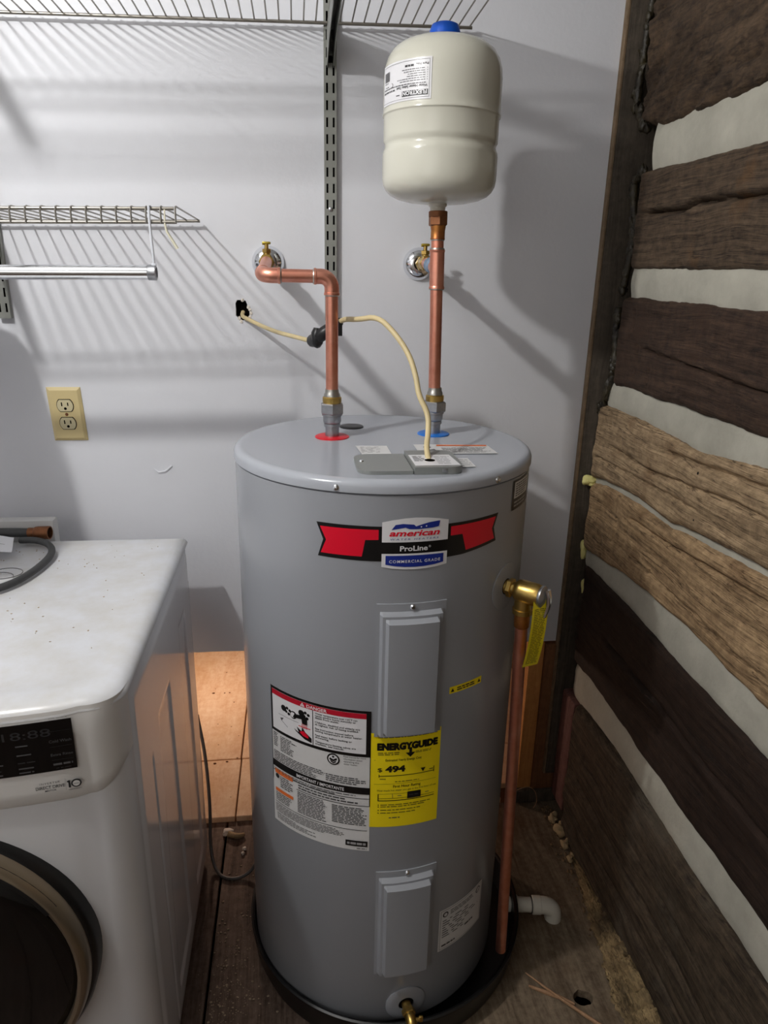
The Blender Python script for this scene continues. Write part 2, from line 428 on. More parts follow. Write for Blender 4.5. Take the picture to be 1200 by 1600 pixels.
b.add([(p[0], 0.0, p[1]) for p in allp] + [(p[0], 0.014, p[1]) for p in allp],
      [tuple(t) for t in tr] + [tuple(i + n for i in t)[::-1] for t in tr] +
      [(i, (i + 1) % len(outer), n + (i + 1) % len(outer), n + i) for i in range(len(outer))] +
      [(len(outer) + i, len(outer) + (i + 1) % len(hole), n + len(outer) + (i + 1) % len(hole), n + len(outer) + i) for i in range(len(hole))])
obj('plasterboard', b, M['wall'], wall_back, smooth=0)
b = MB(); b.box((-0.16, 0.0145, 1.29), (-0.06, 0.08, 1.39), 0.002)
obj('hole_light_block', b, M['void'], wall_back)  # added dark block, keeps crawlspace light from showing in the cable hole
b = MB()                                                    # torn paper around the hole
for i, p in enumerate(hole):
    if i in (2, 5, 6, 7, 8, 9, 10, 11): b.blob((p[0] + 0.002, -0.0005, p[1]), (0.0036, 0.0018, 0.0042), i, 0.6, 0, 1)
obj('torn_paper', b, M['crumb'], wall_back)
b = MB()                                                    # small dent in the plaster
b.tube([(-0.325, 0, 0.985), (-0.315, -0.0012, 0.978), (-0.300, -0.0014, 0.980), (-0.285, -0.0006, 0.993)], 0.0022, 6)
obj('plaster_patch', b, M['wall'], wall_back)

# jamb and sill of the opening under the wall
b = MB(); b.box((0.605, 0.002, 0.03), (0.645, 0.075, 0.497), 0.002); obj('stud', b, M['stud_lit'], wall_back, label='stud at the edge of the opening, lamplight painted into its colour')
b = MB(); b.box((0.646, -0.006, 0.03), (0.80, 0.040, 0.494), 0.003); obj('stud', b, M['stud'], wall_back)
b = MB(); b.box((0.600, -0.012, -0.012), (0.80, 0.05, 0.029), 0.004); obj('sill_plate', b, M['post'], wall_back)

# corner board
cb = empty('trim_1', (0.71, 0, 0.09), kind='structure')
b = MB(); b.box((0.678, -0.017, 0.09), (0.80, 0.0, 2.3), 0.002); obj('board', b, M['post'], cb)
b = MB(); b.box((0.672, -0.016, 0.09), (0.6775, 0.0, 2.3), 0.001); obj('lit_board_edge', b, M['post_edge_lit'], cb)

# ceiling, left wall (outside the frame, they bounce the bulb's light)
b = MB(); b.box((-1.9, -3.2, 2.3), (0.9, 0.1, 2.33)); obj('ceiling', b, M['ceil'], kind='structure', smooth=0)
b = MB(); b.box((-1.95, -3.25, FLOOR), (0.9, -3.2, 2.3)); obj('wall_front', b, M['dark_room'], kind='structure', smooth=0)
b = MB(); b.box((-1.95, -3.2, FLOOR), (-1.9, 0.0, 2.3)); obj('wall_left', b, M['wall'], kind='structure', smooth=0)

# --- floor
floor = empty('floor', (0, 0, FLOOR), kind='structure')
def plank(x0, x1, y0, y1, m, nm='plank', z=FLOOR, t=0.02, seed=0):
    b = MB(); b.box((x0, y0, z - t), (x1, y1, z), 0.0015, seg=1); return obj(nm, b, m, floor, smooth=30)
for x0, x1 in ((-1.9, -1.602), (-1.6, -1.302), (-1.3, -1.002), (-1.0, -0.722), (-0.72, -0.452), (-0.45, -0.2115), (-0.206, 0.085)):
    plank(x0, x1, -2.6, -0.001, M['floor'])
# the sheet on the right, with its knot hole
hx_, hy_, n_ = 0.573, -0.583, 18
hol = [(hx_ + (0.021 + 0.004 * noise.noise(Vector((k * 0.9, 1, 0)))) * math.cos(2 * PI * k / n_), hy_ + (0.017 + 0.004 * noise.noise(Vector((k * 0.9, 5, 0)))) * math.sin(2 * PI * k / n_)) for k in range(n_)]
out_ = [(0.0885, -2.6), (0.80, -2.6), (0.80, -0.001), (0.0885, -0.001)]
tr = tessellate_polygon([[Vector((p[0], p[1], 0)) for p in out_], [Vector((p[0], p[1], 0)) for p in hol]])
A = out_ + hol; n = len(A); b = MB()
b.add([(p[0], p[1], FLOOR) for p in A] + [(p[0], p[1], FLOOR - 0.02) for p in A],
      [tuple(t) for t in tr] + [tuple(i + n for i in t) for t in tr] + [(i, (i + 1) % 4, n + (i + 1) % 4, n + i) for i in range(4)] +
      [(4 + i, 4 + (i + 1) % n_, n + 4 + (i + 1) % n_, n + 4 + i) for i in range(n_)])
obj('floor_sheet', b, M['floor2'], floor, smooth=0)
b = MB(); b.box((-1.95, -3.2, FLOOR - 0.10), (0.95, 0.1, FLOOR - 0.06)); obj('subfloor', b, M['void'], floor, smooth=0)  # near-black sheet, the dark of the floor gaps painted in
b = MB(); b.box((-1.9, -3.2, FLOOR - 0.02), (0.8, -2.603, FLOOR)); obj('plank', b, M['floor'], floor, smooth=0)
# plywood beyond the wall, one step up
for x0, x1, y0, y1 in ((-1.9, -0.1895, 0.0, 0.243), (-0.1855, 0.56, 0.0, 0.243), (0.564, 0.8, 0.06, 0.243), (-1.9, -0.1915, 0.247, 1.5), (-0.1870, 0.8, 0.247, 1.5)):
    plank(x0, x1, y0, y1, M['ply'], 'plywood_sheet', 0.0, 0.018)
b = MB(); b.box((-1.9, 0.0, -0.06), (0.8, 1.5, -0.0185)); obj('joist_block', b, M['stud'], floor, smooth=0)
# crawlspace shell
b = MB(); b.box((-1.9, 1.5, -0.05), (0.9, 1.54, 0.9)); obj('wall_crawlspace', b, M['stud'], kind='structure', smooth=0)
b = MB(); b.box((-1.9, 0.10, 0.70), (0.9, 1.5, 0.74)); obj('ceiling_crawlspace', b, M['stud'], kind='structure', smooth=0)
b = MB(); b.box((0.80, 0.016, -0.05), (0.84, 1.5, 0.70)); obj('trim_2', b, M['stud'], kind='structure', smooth=0)

# --- log wall on the right
wall_right = empty('wall_right', (0.72, 0, 0), kind='structure')
def log(top, bot, m, face, seed, rough=0.010, cracks=(), y0=-0.028, marks=0.0, scores=()):
    ys = [y0 - 0.0065 * i for i in range(155)] + [-1.10 - 0.12 * i for i in range(13)]
    nv = 46; mb = MB(); vs = []
    for y in ys:
        zt = lerp(top, y); zb = lerp(bot, y)
        zt += 0.006 * fbm(y * 9, seed, 0) + 0.003 * fbm(y * 40, seed, 3); zb += 0.006 * fbm(y * 9, seed, 9) + 0.003 * fbm(y * 40, seed, 5)
        for j in range(nv + 1):
            t = j / nv
            if j == 0: z = zt; xx = 0.82
            elif j == nv: z = zb; xx = 0.82
            else:
                u = (j - 1) / (nv - 2); z = zt + (zb - zt) * u
                e = min(u, 1 - u) * (zt - zb)
                rd = 0.016
                xx = face + (0.0 if e > rd else rd * (1 - math.sqrt(max(0, 1 - ((rd - e) / rd) ** 2))))
                xx += rough * fbm(y * 4, z * 14, seed) + 0.0035 * fbm(y * 10, z * 90, seed + 4)
                if marks: xx += marks * abs(fbm(y * 22 + z * 26, z * 5 - y * 3, seed + 8, 2))
                for (ct, dep, wid, ya, yb) in cracks:
                    if yb < y < ya:
                        zc = lerp(ct, y) + 0.004 * fbm(y * 25, seed, 6)
                        fade = min(1, (ya - y) / 0.03, (y - yb) / 0.03)
                        xx += dep * fade * math.exp(-((z - zc) / wid) ** 2)
                for (sy, za_, zb_) in scores:
                    if za_ < z < zb_: xx += 0.006 * math.exp(-((y - sy - 0.006 * fbm(z * 30, sy, 1)) / 0.0030) ** 2)
                d = (y0 - y)
                if d < 0.012: xx += 0.010 * (1 - d / 0.012)
            vs.append((xx, y, z))
    nn = len(ys); fs = [(i * (nv + 1) + j, (i + 1) * (nv + 1) + j, (i + 1) * (nv + 1) + j + 1, i * (nv + 1) + j + 1) for i in range(nn - 1) for j in range(nv)]
    fs.append(tuple(range(nv + 1))); fs.append(tuple(range((nn - 1) * (nv + 1), nn * (nv + 1)))[::-1])
    mb.add(vs, fs); return obj('log', mb, m, wall_right, smooth=60)
A_bot = [(-0.07, 1.716), (-0.167, 1.692), (-0.315, 1.694), (-0.5, 1.694)]
B_top = [(-0.10, 1.624), (-0.274, 1.621), (-0.51, 1.618)]
B_bot = [(-0.06, 1.438), (-0.135, 1.433), (-0.57, 1.430)]
C_top = [(-0.08, 1.381), (-0.324, 1.380), (-0.586, 1.375)]
C_bot = [(-0.07, 1.184), (-0.13, 1.192), (-0.344, 1.193), (-0.643, 1.188)]
D_top = [(0.0, 1.128), (-0.073, 1.144), (-0.249, 1.143), (-0.464, 1.131), (-0.652, 1.150)]
D_bot = [(-0.01, 0.952), (-0.098, 0.970), (-0.265, 0.978), (-0.41, 0.972), (-0.508, 0.984), (-0.70, 0.995)]
E_bot = [(-0.057, 0.778), (-0.085, 0.782), (-0.243, 0.802), (-0.386, 0.809), (-0.524, 0.808), (-0.633, 0.801), (-0.763, 0.793)]
F_top = [(-0.067, 0.744), (-0.282, 0.744), (-0.416, 0.735), (-0.529, 0.730), (-0.609, 0.728), (-0.784, 0.720)]
F_bot = [(-0.104, 0.469), (-0.159, 0.478), (-0.474, 0.467), (-0.704, 0.468), (-0.865, 0.461)]
G_top = [(-0.109, 0.378), (-0.153, 0.386), (-0.307, 0.395), (-0.445, 0.388), (-0.643, 0.380), (-0.876, 0.380)]
fl = [(0.0, FLOOR - 0.001)]
dn = lambda t, k: [(a, z - k) for a, z in t]
logA = log([(0, 2.10)], A_bot, M['logA'], 0.695, 1, 0.016, [([(-0.2, 1.745), (-0.5, 1.742)], 0.010, 0.010, -0.2, -0.9), ([(-0.1, 1.90), (-0.6, 1.95)], 0.012, 0.006, -0.05, -0.9)], marks=0.03, y0=-0.066)
logB = log(B_top, B_bot, M['logB'], 0.698, 2, 0.009, [([(-0.13, 1.543), (-0.28, 1.537), (-0.33, 1.546), (-0.535, 1.540)], 0.022, 0.004, -0.13, -1.0)], y0=-0.100)
logC = log(C_top, C_bot, M['logC'], 0.697, 3, 0.008, [([(-0.13, 1.29), (-0.6, 1.255)], 0.012, 0.003, -0.2, -0.9)], scores=((-0.16, 1.30, 1.36), (-0.19, 1.22, 1.29), (-0.25, 1.21, 1.25)), y0=-0.088)
logD = log(D_top, dn(D_bot, -0.004), M['logD'], 0.697, 4, 0.012, [([(-0.1, 1.06), (-0.3, 1.05), (-0.6, 1.075)], 0.010, 0.004, -0.12, -0.9), ([(-0.1, 1.02), (-0.6, 1.03)], 0.008, 0.0035, -0.05, -0.5), ([(-0.3, 1.10), (-0.7, 1.12)], 0.012, 0.006, -0.35, -0.9)], scores=((-0.175, 1.055, 1.095), (-0.115, 1.10, 1.135), (-0.31, 1.03, 1.07)))
logE = log(dn(D_bot, 0.006), E_bot, M['logE'], 0.698, 5, 0.012, [([(-0.1, 0.93), (-0.4, 0.935), (-0.75, 0.955)], 0.012, 0.004, -0.25, -0.9), ([(-0.1, 0.86), (-0.8, 0.84)], 0.007, 0.003, -0.2, -0.9)], scores=((-0.19, 0.85, 0.915), (-0.245, 0.86, 0.925), (-0.36, 0.83, 0.87), (-0.135, 0.80, 0.85)))
logF = log(F_top, F_bot, M['logF'], 0.700, 6, 0.010, [([(-0.2, 0.62), (-0.8, 0.60)], 0.012, 0.005, -0.2, -0.9)], y0=-0.05)
logG = log(G_top, fl, M['logG'], 0.692, 7, 0.014, [([(-0.1, 0.20), (-0.8, 0.17)], 0.016, 0.005, -0.12, -0.95), ([(-0.1, 0.28), (-0.8, 0.25)], 0.010, 0.004, -0.2, -0.95), ([(-0.1, 0.09), (-0.8, 0.10)], 0.016, 0.006, -0.15, -0.95)], y0=-0.108)
def chink(bot, top, face, seed, y0=-0.03):
    def fn(u, v):
        y = y0 - 1.07 * u; zb = lerp(bot, y) - 0.018; zt = lerp(top, y) + 0.018; z = zb + (zt - zb) * v
        return (face + 0.010 * abs(2 * v - 1) ** 3 + 0.005 * fbm(y * 8, z * 20, seed) + 0.0015 * fbm(y * 50, z * 50, seed), y, z)
    mb = MB(); mb.grid(100, 12, fn); return obj('chinking', mb, M['chink'], wall_right, smooth=60)
chink(B_top, A_bot, 0.704, 11, -0.135); chink(C_top, B_bot, 0.704, 12, -0.115); chink(D_top, C_bot, 0.704, 13, -0.070); chink(dn(D_bot, 0.006), D_bot, 0.711, 14)
chink(F_top, E_bot, 0.708, 15, -0.045); chink(G_top, F_bot, 0.709, 16, -0.06)
def rotfn(u, v):
    y = -0.20 - 0.75 * u; a = PI * 0.5 * v; wdt = 0.012 + 0.050 * min(1, u * 2.0); hgt = 0.012 + 0.045 * min(1, u * 1.8)
    nz = 1 + 0.55 * fbm(y * 26, v * 5, 21) + 0.3 * fbm(y * 90, v * 12, 5)
    return (0.702 - wdt * math.sin(a) * nz + 0.004 * fbm(y * 60, v * 9, 2), y, FLOOR - 0.002 + hgt * math.cos(a) ** 1.4 * nz)
mb = MB(); mb.grid(150, 12, rotfn); obj('rotten_edge', mb, M['rot'], wall_right, smooth=60, label='crumbling tan rotten foot of the bottom log')
b = MB(); b.box((0.79, -2.6, FLOOR), (0.84, 0.014, 2.3)); obj('backing_board', b, M['void'], wall_right, smooth=0)
b = MB(); b.box((0.697, -0.104, 0.03), (0.80, -0.022, 0.372), 0.008); obj('end_block', b, M['block'], wall_right)

# ================================================================== water heater
HX, HY, HR = 0.154, -0.356, 0.264
def hcyl(s, z, layer=0, r=HR):
    """mm along the shell, mm above the floor datum -> point"""
    q = s / 1000.0 / HR; rr = r + 0.0006 + 0.00035 * layer
    return (HX + rr * math.sin(q), HY - rr * math.cos(q), z / 1000.0)
heater = empty('water_heater', (HX, HY, 0.022), 'tall grey cylindrical electric water heater with red and yellow labels, standing in the black pan', 'water heater')
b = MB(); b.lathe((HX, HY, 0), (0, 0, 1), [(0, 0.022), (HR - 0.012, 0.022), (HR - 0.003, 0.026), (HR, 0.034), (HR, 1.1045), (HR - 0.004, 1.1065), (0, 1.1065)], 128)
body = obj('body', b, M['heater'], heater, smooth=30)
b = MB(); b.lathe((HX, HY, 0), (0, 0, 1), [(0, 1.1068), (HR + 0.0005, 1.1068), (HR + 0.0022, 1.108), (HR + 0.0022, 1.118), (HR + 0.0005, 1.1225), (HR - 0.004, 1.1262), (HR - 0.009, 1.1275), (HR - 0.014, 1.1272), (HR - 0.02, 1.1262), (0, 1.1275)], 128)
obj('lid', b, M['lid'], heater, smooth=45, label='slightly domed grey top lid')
for s in (-101, 165):
    p = Vector(hcyl(s, 1114)); d = Vector((p.x - HX, p.y - HY, 0)).normalized()
    b = MB(); b.lathe(p + d * 0.001, d, [(0, 0.004), (0.003, 0.0035), (0.005, 0.0015), (0.0058, 0)], 12); obj('screw', b, M['chrome'], heater)
# access panels: pressed covers that bulge out in two steps
def access(s0, s1, z0, z1):
    mt, ms, mb_ = 13.0, 5.5, 1.0
    def h(s, z):
        d = min(s - s0 - ms, s1 - ms - s, z1 - mt - z, z - z0 - mb_)
        if d <= 0: return 2.0
        st = lambda a, b_, k: max(0, min(1, (d - a) / (b_ - a))) * k
        return 2.0 + st(0, 4.5, 9) + st(9, 13.5, 10)
    base = [s0, s0 + ms * 0.9, s0 + ms, s0 + ms + 4.5, s0 + ms + 9, s0 + ms + 13.5, s0 + ms + 16]
    ss = base + [s0 + (s1 - s0) * k / 12 for k in range(3, 10)] + [s0 + s1 - v for v in base[::-1]]
    zs = [z0, z0 + mb_, z0 + mb_ + 4.5, z0 + mb_ + 9, z0 + mb_ + 13.5, z0 + mb_ + 16] + [z0 + (z1 - z0) * k / 6 for k in range(2, 5)] + [z1 - mt - 16, z1 - mt - 13.5, z1 - mt - 9, z1 - mt - 4.5, z1 - mt, z1 - mt * 0.5, z1]
    ss = sorted(set(ss)); zs = sorted(set(zs)); mb = MB(); vs = []
    for s in ss:
        for z in zs:
            q = s / 1000 / HR; hh = h(s, z) / 1000.0; rr = HR + hh
            # the raised face is flatter than the shell
            vs.append((HX + rr * math.sin(q), HY - rr * math.cos(q), z / 1000))
    nv = len(zs)
    mb.add(vs, [(i * nv + j, (i + 1) * nv + j, (i + 1) * nv + j + 1, i * nv + j + 1) for i in range(len(ss) - 1) for j in range(nv - 1)])
    # rim back to the shell
    ring = [i * nv for i in range(len(ss))] + [(len(ss) - 1) * nv + j for j in range(1, nv)] + [i * nv + nv - 1 for i in range(len(ss) - 2, -1, -1)] + [j for j in range(nv - 2, 0, -1)]
    k = len(mb.v)
    for i in ring:
        v = mb.v[i]; d = Vector((v[0] - HX, v[1] - HY)); d = d.normalized() * (HR - 0.001); mb.v.append((HX + d.x, HY + d.y, v[2]))
    m_ = len(ring); mb.f.extend([(ring[i], ring[(i + 1) % m_], k + (i + 1) % m_, k + i) for i in range(m_)]); mb.m.extend([0] * m_)
    o = obj('access_panel', mb, M['heater'], heater, smooth=25)
    sc_ = (s0 + s1) / 2; p = Vector(hcyl(sc_, z1 - 6)); d = Vector((p.x - HX, p.y - HY, 0)).normalized()
    b2 = MB(); b2.lathe(p + d * 0.002, d, [(0, 0.003), (0.003, 0.0028), (0.0045, 0.001), (0.005, 0)], 12); obj('screw', b2, M['chrome'], o)
access(-37, 76, 688, 930)
access(-29, 84, 158, 403)
# --- brand ribbon
P = Print(hcyl)
P.poly([(-133, 1057), (-60, 1057), (20, 1057), (100, 1057), (174, 1058), (165, 1035), (172, 1011), (100, 1003), (20, 1001), (-60, 1001), (-131, 1002), (-122, 1030)], 'lbl_black', 0)
P.poly([(-127, 1051), (-36, 1052), (-36, 1036), (-56, 1035), (-61, 1008), (-126, 1008), (-117, 1030)], 'lbl_red', 1)
P.poly([(77, 1052), (168, 1053), (160, 1034), (167, 1016), (106, 1009), (98, 1037), (77, 1037)], 'lbl_red', 1)
P.poly([(-31, 1032), (72, 1032), (72, 1064), (56, 1067.5), (38, 1070), (20, 1071), (3, 1070), (-15, 1067.5), (-31, 1064)], 'lbl_white', 1)
P.poly([(-31, 1013.5), (72, 1013.5), (72, 992), (56, 989.5), (38, 988), (20, 987.5), (3, 988), (-15, 989.5), (-31, 992)], 'lbl_white', 1)
P.poly([(-25, 1010.5), (66, 1010.5), (66, 996), (52, 993.5), (36, 992), (20, 991.5), (4, 992), (-11, 993.5), (-25, 996)], 'lbl_blue', 2)
P.text('COMMERCIAL GRADE', 20.5, 998.8, 6.6, 'lbl_white', 3, 'c', 80, bold=0.012, space=1.25)
P.text('ProLine', 18, 1018, 11.5, 'lbl_white', 2, 'c', 43, bold=0.022)
P.text('®', 41, 1022, 5, 'lbl_white', 2, 'l')
P.text('american', 19, 1042, 13.5, 'lbl_red', 2, 'c', 78, shear=0.25, bold=0.028)
P.text('WATER HEATERS', 19, 1035.6, 4.0, 'lbl_blue', 2, 'c', 75, shear=0.15, space=1.4)
P.poly([(-17, 1052), (-11, 1060), (0, 1061.5), (12, 1060.5), (17, 1060), (20, 1057), (28, 1059.5), (40, 1062.5), (54, 1064), (58, 1064), (56, 1055), (46, 1053.5), (34, 1053), (22, 1052.5), (10, 1053), (4, 1055.5), (-8, 1053.5)], 'lbl_blue', 2)
for s, z in ((28, 1056), (36, 1057)): P.disc(s, z, 1.2, 'lbl_white', 3, 8)
P.done('brand_label', heater, 'red and black ribbon label with white badge')
# --- danger label
P = Print(hcyl)
P.rect(-239, 449, -42, 736, 'lbl_grey', 0)
P.rect(-239, 647, -42, 736, 'lbl_black', 1)
P.rect(-234, 652, -50, 731, 'lbl_white', 2)
P.rect(-234, 721, -50, 731, 'lbl_crimson', 3)
P.text('DANGER', -155, 722.8, 8.6, 'lbl_white', 4, 'l', 38, bold=0.02)
P.poly([(-168, 722.6), (-159, 722.6), (-163.5, 730)], 'lbl_white', 4); P.rect(-164, 723.6, -163, 727.5, 'lbl_red', 5)
P.rect(-144, 652, -142.6, 721, 'lbl_black', 3)
for i, tx in enumerate(['Water temperature over 125°F can', 'cause severe burns instantly or', 'death from scalds.', '', 'Children, disabled and elderly are', 'at highest risk of being scalded.', '', 'See instruction manual before', 'setting temperature at water heater.', '', 'Feel water before bathing or', 'showering.', '', 'Temperature limiting valves are', 'available, see manual.']):
    if tx: P.text(tx, -139, 715.0 - i * 4.25, 5.0, 'lbl_print_dark', 3, 'l', 80 * len(tx) / 36.0 + 3, bold=0.014)
for s, z in ((-205, 703), (-166, 708)):                    # two tap handles
    P.disc(s, z, 6.2, 'lbl_black', 3, 10)
    for k in range(4): P.disc(s + 10 + 4.5 * math.cos(k * PI / 2 + 0.4), z - 2 + 5.5 * math.sin(k * PI / 2 + 0.4), 3.0, 'lbl_black', 3, 8)
P.disc(-183, 698, 7.5, 'lbl_black', 3); P.disc(-184, 698, 5.2, 'lbl_white', 4); 
P.poly([(-184, 694), (-160, 697), (-155, 700), (-158, 705), (-180, 702)], 'lbl_black', 5); P.poly([(-166, 700), (-154, 700), (-154, 688), (-164, 688)], 'lbl_black', 5)
for k in range(4): P.rect(-165 + k * 3, 680 - (k % 2), -164 + k * 3, 688, 'lbl_red', 4)
P.rect(-172, 681, -148, 682.3, 'lbl_red', 4)
P.rect(-218, 686.4, -172, 687, 'lbl_print', 3); P.poly([(-214, 680), (-205, 683), (-206, 682.2), (-210, 676), (-196, 668), (-196.6, 667.4), (-211, 675.6)], 'lbl_print', 3)
P.poly([(-182, 672), (-172, 668), (-176, 678), (-166, 672), (-165, 681), (-158, 672), (-146, 664), (-146, 655), (-160, 658), (-178, 668)], 'lbl_black', 3)
P.poly([(-170, 670), (-162, 674), (-152, 667), (-152, 662), (-163, 664)], 'lbl_red', 4)
P.frame(-239, 560, -42, 647, 1.2, 'lbl_black', 1)
P.lines(-234, 614, -222, 644, 8, 'lbl_print', 2, 0.3); P.lines(-216, 610, -178, 642, 9, 'lbl_print', 2, 0.4, word=7)
P.lines(-234, 585, -120, 606, 6, 'lbl_print', 2, 0.25); P.lines(-120, 587, -46, 603, 4, 'lbl_print', 2, 0.3)
P.disc(-106, 634, 11.5, 'lbl_black', 2, 24); P.disc(-106, 634, 8.8, 'lbl_white', 3, 24); P.poly([(-113, 633), (-106, 630), (-99, 634), (-100, 638), (-106, 634), (-112, 637)], 'lbl_black', 4); P.disc(-106, 639.5, 2.2, 'lbl_black', 4, 8); P.poly([(-111, 629), (-106, 626), (-101, 629), (-101, 632), (-106, 629), (-111, 632)], 'lbl_black', 4)
for i, tx in enumerate(['Read manual for more', 'information about', 'operating this', 'water heater.']): P.text(tx, -88, 642 - i * 5, 4.6, 'lbl_print_dark', 2, 'l', 38 * len(tx) / 20.0)
P.rect(-239, 570, -42, 584, 'lbl_black', 2)
P.text('IMPORTANT / IMPORTANTE', -133, 573.4, 9.0, 'lbl_white', 3, 'c', 92, bold=0.015)
P.lines(-234, 561.5, -60, 568, 2, 'lbl_print', 3, 0.3); P.rect(-239, 540, -237.8, 570, 'lbl_black', 2); P.rect(-43.4, 546, -42, 570, 'lbl_black', 2); P.rect(-180, 545, -42, 546.2, 'lbl_black', 2)
P.lines(-176, 548, -50, 559, 2, 'lbl_print', 2, 0.3)
P.rect(-232, 557, -188, 566, 'lbl_orange', 3); P.disc(-226, 552, 5, 'lbl_print_dark', 4, 10); P.lines(-219, 530, -188, 555, 6, 'lbl_print', 2, 0.4)
P.rect(-232, 518, -188, 525, 'lbl_orange', 3); P.lines(-232, 497, -190, 516, 5, 'lbl_print', 2, 0.3)
P.lines(-178, 497, -117, 543, 13, 'lbl_print_dark', 2, 0.15, 0.46); P.lines(-109, 503, -46, 541, 11, 'lbl_print_dark', 2, 0.2, 0.46)
P.rect(-234, 492.6, -46, 493.6, 'lbl_black', 2)
P.lines(-234, 472, -60, 490, 6, 'lbl_print', 2, 0.4, 0.42); P.lines(-230, 456, -140, 470, 4, 'lbl_print', 2, 0.5, 0.4)
P.rect(-84, 458, -45, 470, 'lbl_black', 2); P.lines(-81, 460.5, -48, 467.5, 1, 'lbl_mid', 3, 0, 0.7, 12); P.lines(-64, 452, -46, 455, 1, 'lbl_print', 2)
P.done('danger_label', heater, 'white danger label with black and red header')
# --- yellow energy label
P = Print(hcyl)
P.rect(-43, 502, 79, 694, 'lbl_yellow', 0)
P.lines(-30, 684, 72, 687, 1, 'ink_olive', 1)
for dx_, dz_ in ((-0.55, 0), (0.55, 0), (0, -0.5), (0, 0.5)): P.text('ENERGYGUIDE', 21 + dx_, 661.5 + dz_, 17.5, 'lbl_black', 1, 'c', 104, bold=0.05, space=1.06)
P.rect(22.6, 652, 27.4, 664, 'lbl_black', 2); P.poly([(16.5, 654), (33.5, 654), (25, 645)], 'lbl_black', 2)
P.lines(-30, 650, 12, 657, 2, 'ink_olive', 1, 0.3); P.lines(34, 651, 68, 656, 2, 'ink_olive', 1, 0.3)
P.text('Estimated Yearly Energy Cost', 14, 638.5, 6.4, 'lbl_black', 1, 'c', 62, bold=0.012)
P.text('$', -30, 617.5, 11, 'lbl_black', 1, 'l', 8.0, bold=0.006)
for dx_ in (-0.15, 0.15): P.text('494', -17 + dx_, 617, 16.5, 'lbl_black', 1, 'l', 34, bold=0.045)
P.rect(-28, 608.2, 69, 609.6, 'lbl_black', 1); P.rect(-28, 606, -26.8, 612, 'lbl_black', 1); P.rect(68, 606, 69.2, 618, 'lbl_black', 1)
P.poly([(44, 619), (53, 619), (48.5, 611)], 'lbl_black', 1); P.lines(-26, 601, -16, 604, 1, 'ink_olive', 1); P.lines(60, 611.5, 67, 615, 1, 'ink_olive', 1); P.lines(0, 595, 42, 598, 1, 'ink_olive', 1)
P.rect(-36, 640.5, -34, 641.2, 'ink_olive', 1); P.rect(-36, 592, 73, 592.5, 'ink_olive', 1)
P.text('First Hour Rating', 21, 584.5, 7.6, 'lbl_black', 1, 'c', 48, bold=0.015)
P.text('How much hot water you get in the first hour of use', 22, 577.3, 5.4, 'lbl_print_dark', 1, 'c', 104)
P.rect(-29, 558, -27.4, 572, 'lbl_black', 1); P.rect(-29, 557, 71, 558.5, 'lbl_black', 1); P.rect(-29, 562, 71, 562.8, 'lbl_black', 1); P.rect(-4, 562, -3.3, 572, 'lbl_print', 1); P.rect(-29, 571.4, 22, 572, 'ink_olive', 1)
P.rect(22, 560, 46, 574, 'lbl_black', 2); P.lines(25, 566, 43, 568.5, 1, 'lbl_print', 3); P.lines(5, 566, 12, 568.5, 1, 'lbl_print', 1); P.lines(54, 566, 61, 568.5, 1, 'lbl_print', 1)
for i, z in enumerate((549, 545, 538, 532)): P.disc(-27.6, z, 1.1, 'lbl_black', 1, 8); P.lines(-24, z - 1.4, 64 - i * 9, z + 1.4, 1, 'ink_olive', 1, 0, 0.6)
P.lines(-9, 520, 12, 523, 1, 'lbl_print', 1, 0, 0.7)
P.done('energy_label', heater, 'bright yellow energy label')
# --- rating plate, small strip, side sticker
P = Print(hcyl)
P.rect(98, 176, 219, 278, 'lbl_grey', 0); P.frame(101, 179, 216, 275, 0.8, 'lbl_print', 1)
P.disc(112, 264, 6.5, 'lbl_print_dark', 1); P.disc(112, 264, 4, 'lbl_grey', 2); P.disc(203, 264, 7.5, 'lbl_print_dark', 1); P.disc(203, 264, 5.6, 'lbl_grey', 2); P.text('UL', 203, 261, 8, 'lbl_print_dark', 3, 'c')
P.lines(124, 258, 190, 270, 3, 'lbl_print', 1, 0.3); P.lines(106, 206, 210, 252, 8, 'lbl_print', 1, 0.5, 0.4, 14, 8); P.lines(106, 183, 140, 191, 1, 'lbl_print_dark', 1); P.lines(165, 200, 190, 208, 1, 'lbl_print_dark', 1)
P.done('rating_label', heater, 'small grey white rating plate')
P = Print(hcyl)
P.rect(91, 753, 161, 766, 'lbl_yellow', 0)
for s in (97, 155): P.poly([(s - 3.5, 756), (s + 3.5, 756), (s, 763)], 'lbl_black', 1)
P.lines(106, 755.5, 146, 763.5, 2, 'lbl_print_dark', 1, 0.1, 0.6); P.done('caution_strip', heater, 'narrow yellow caution strip')
P = Print(hcyl)
P.rect(214, 1050, 289, 1101, 'lbl_black', 0); P.rect(220, 1070, 284, 1098, 'lbl_grey', 1); P.lines(224, 1072, 281, 1096, 6, 'lbl_print', 2, 0.3); P.lines(222, 1054, 280, 1066, 2, 'lbl_mid', 1, 0.4)
P.done('side_sticker', heater, 'black and white sticker near the lid')
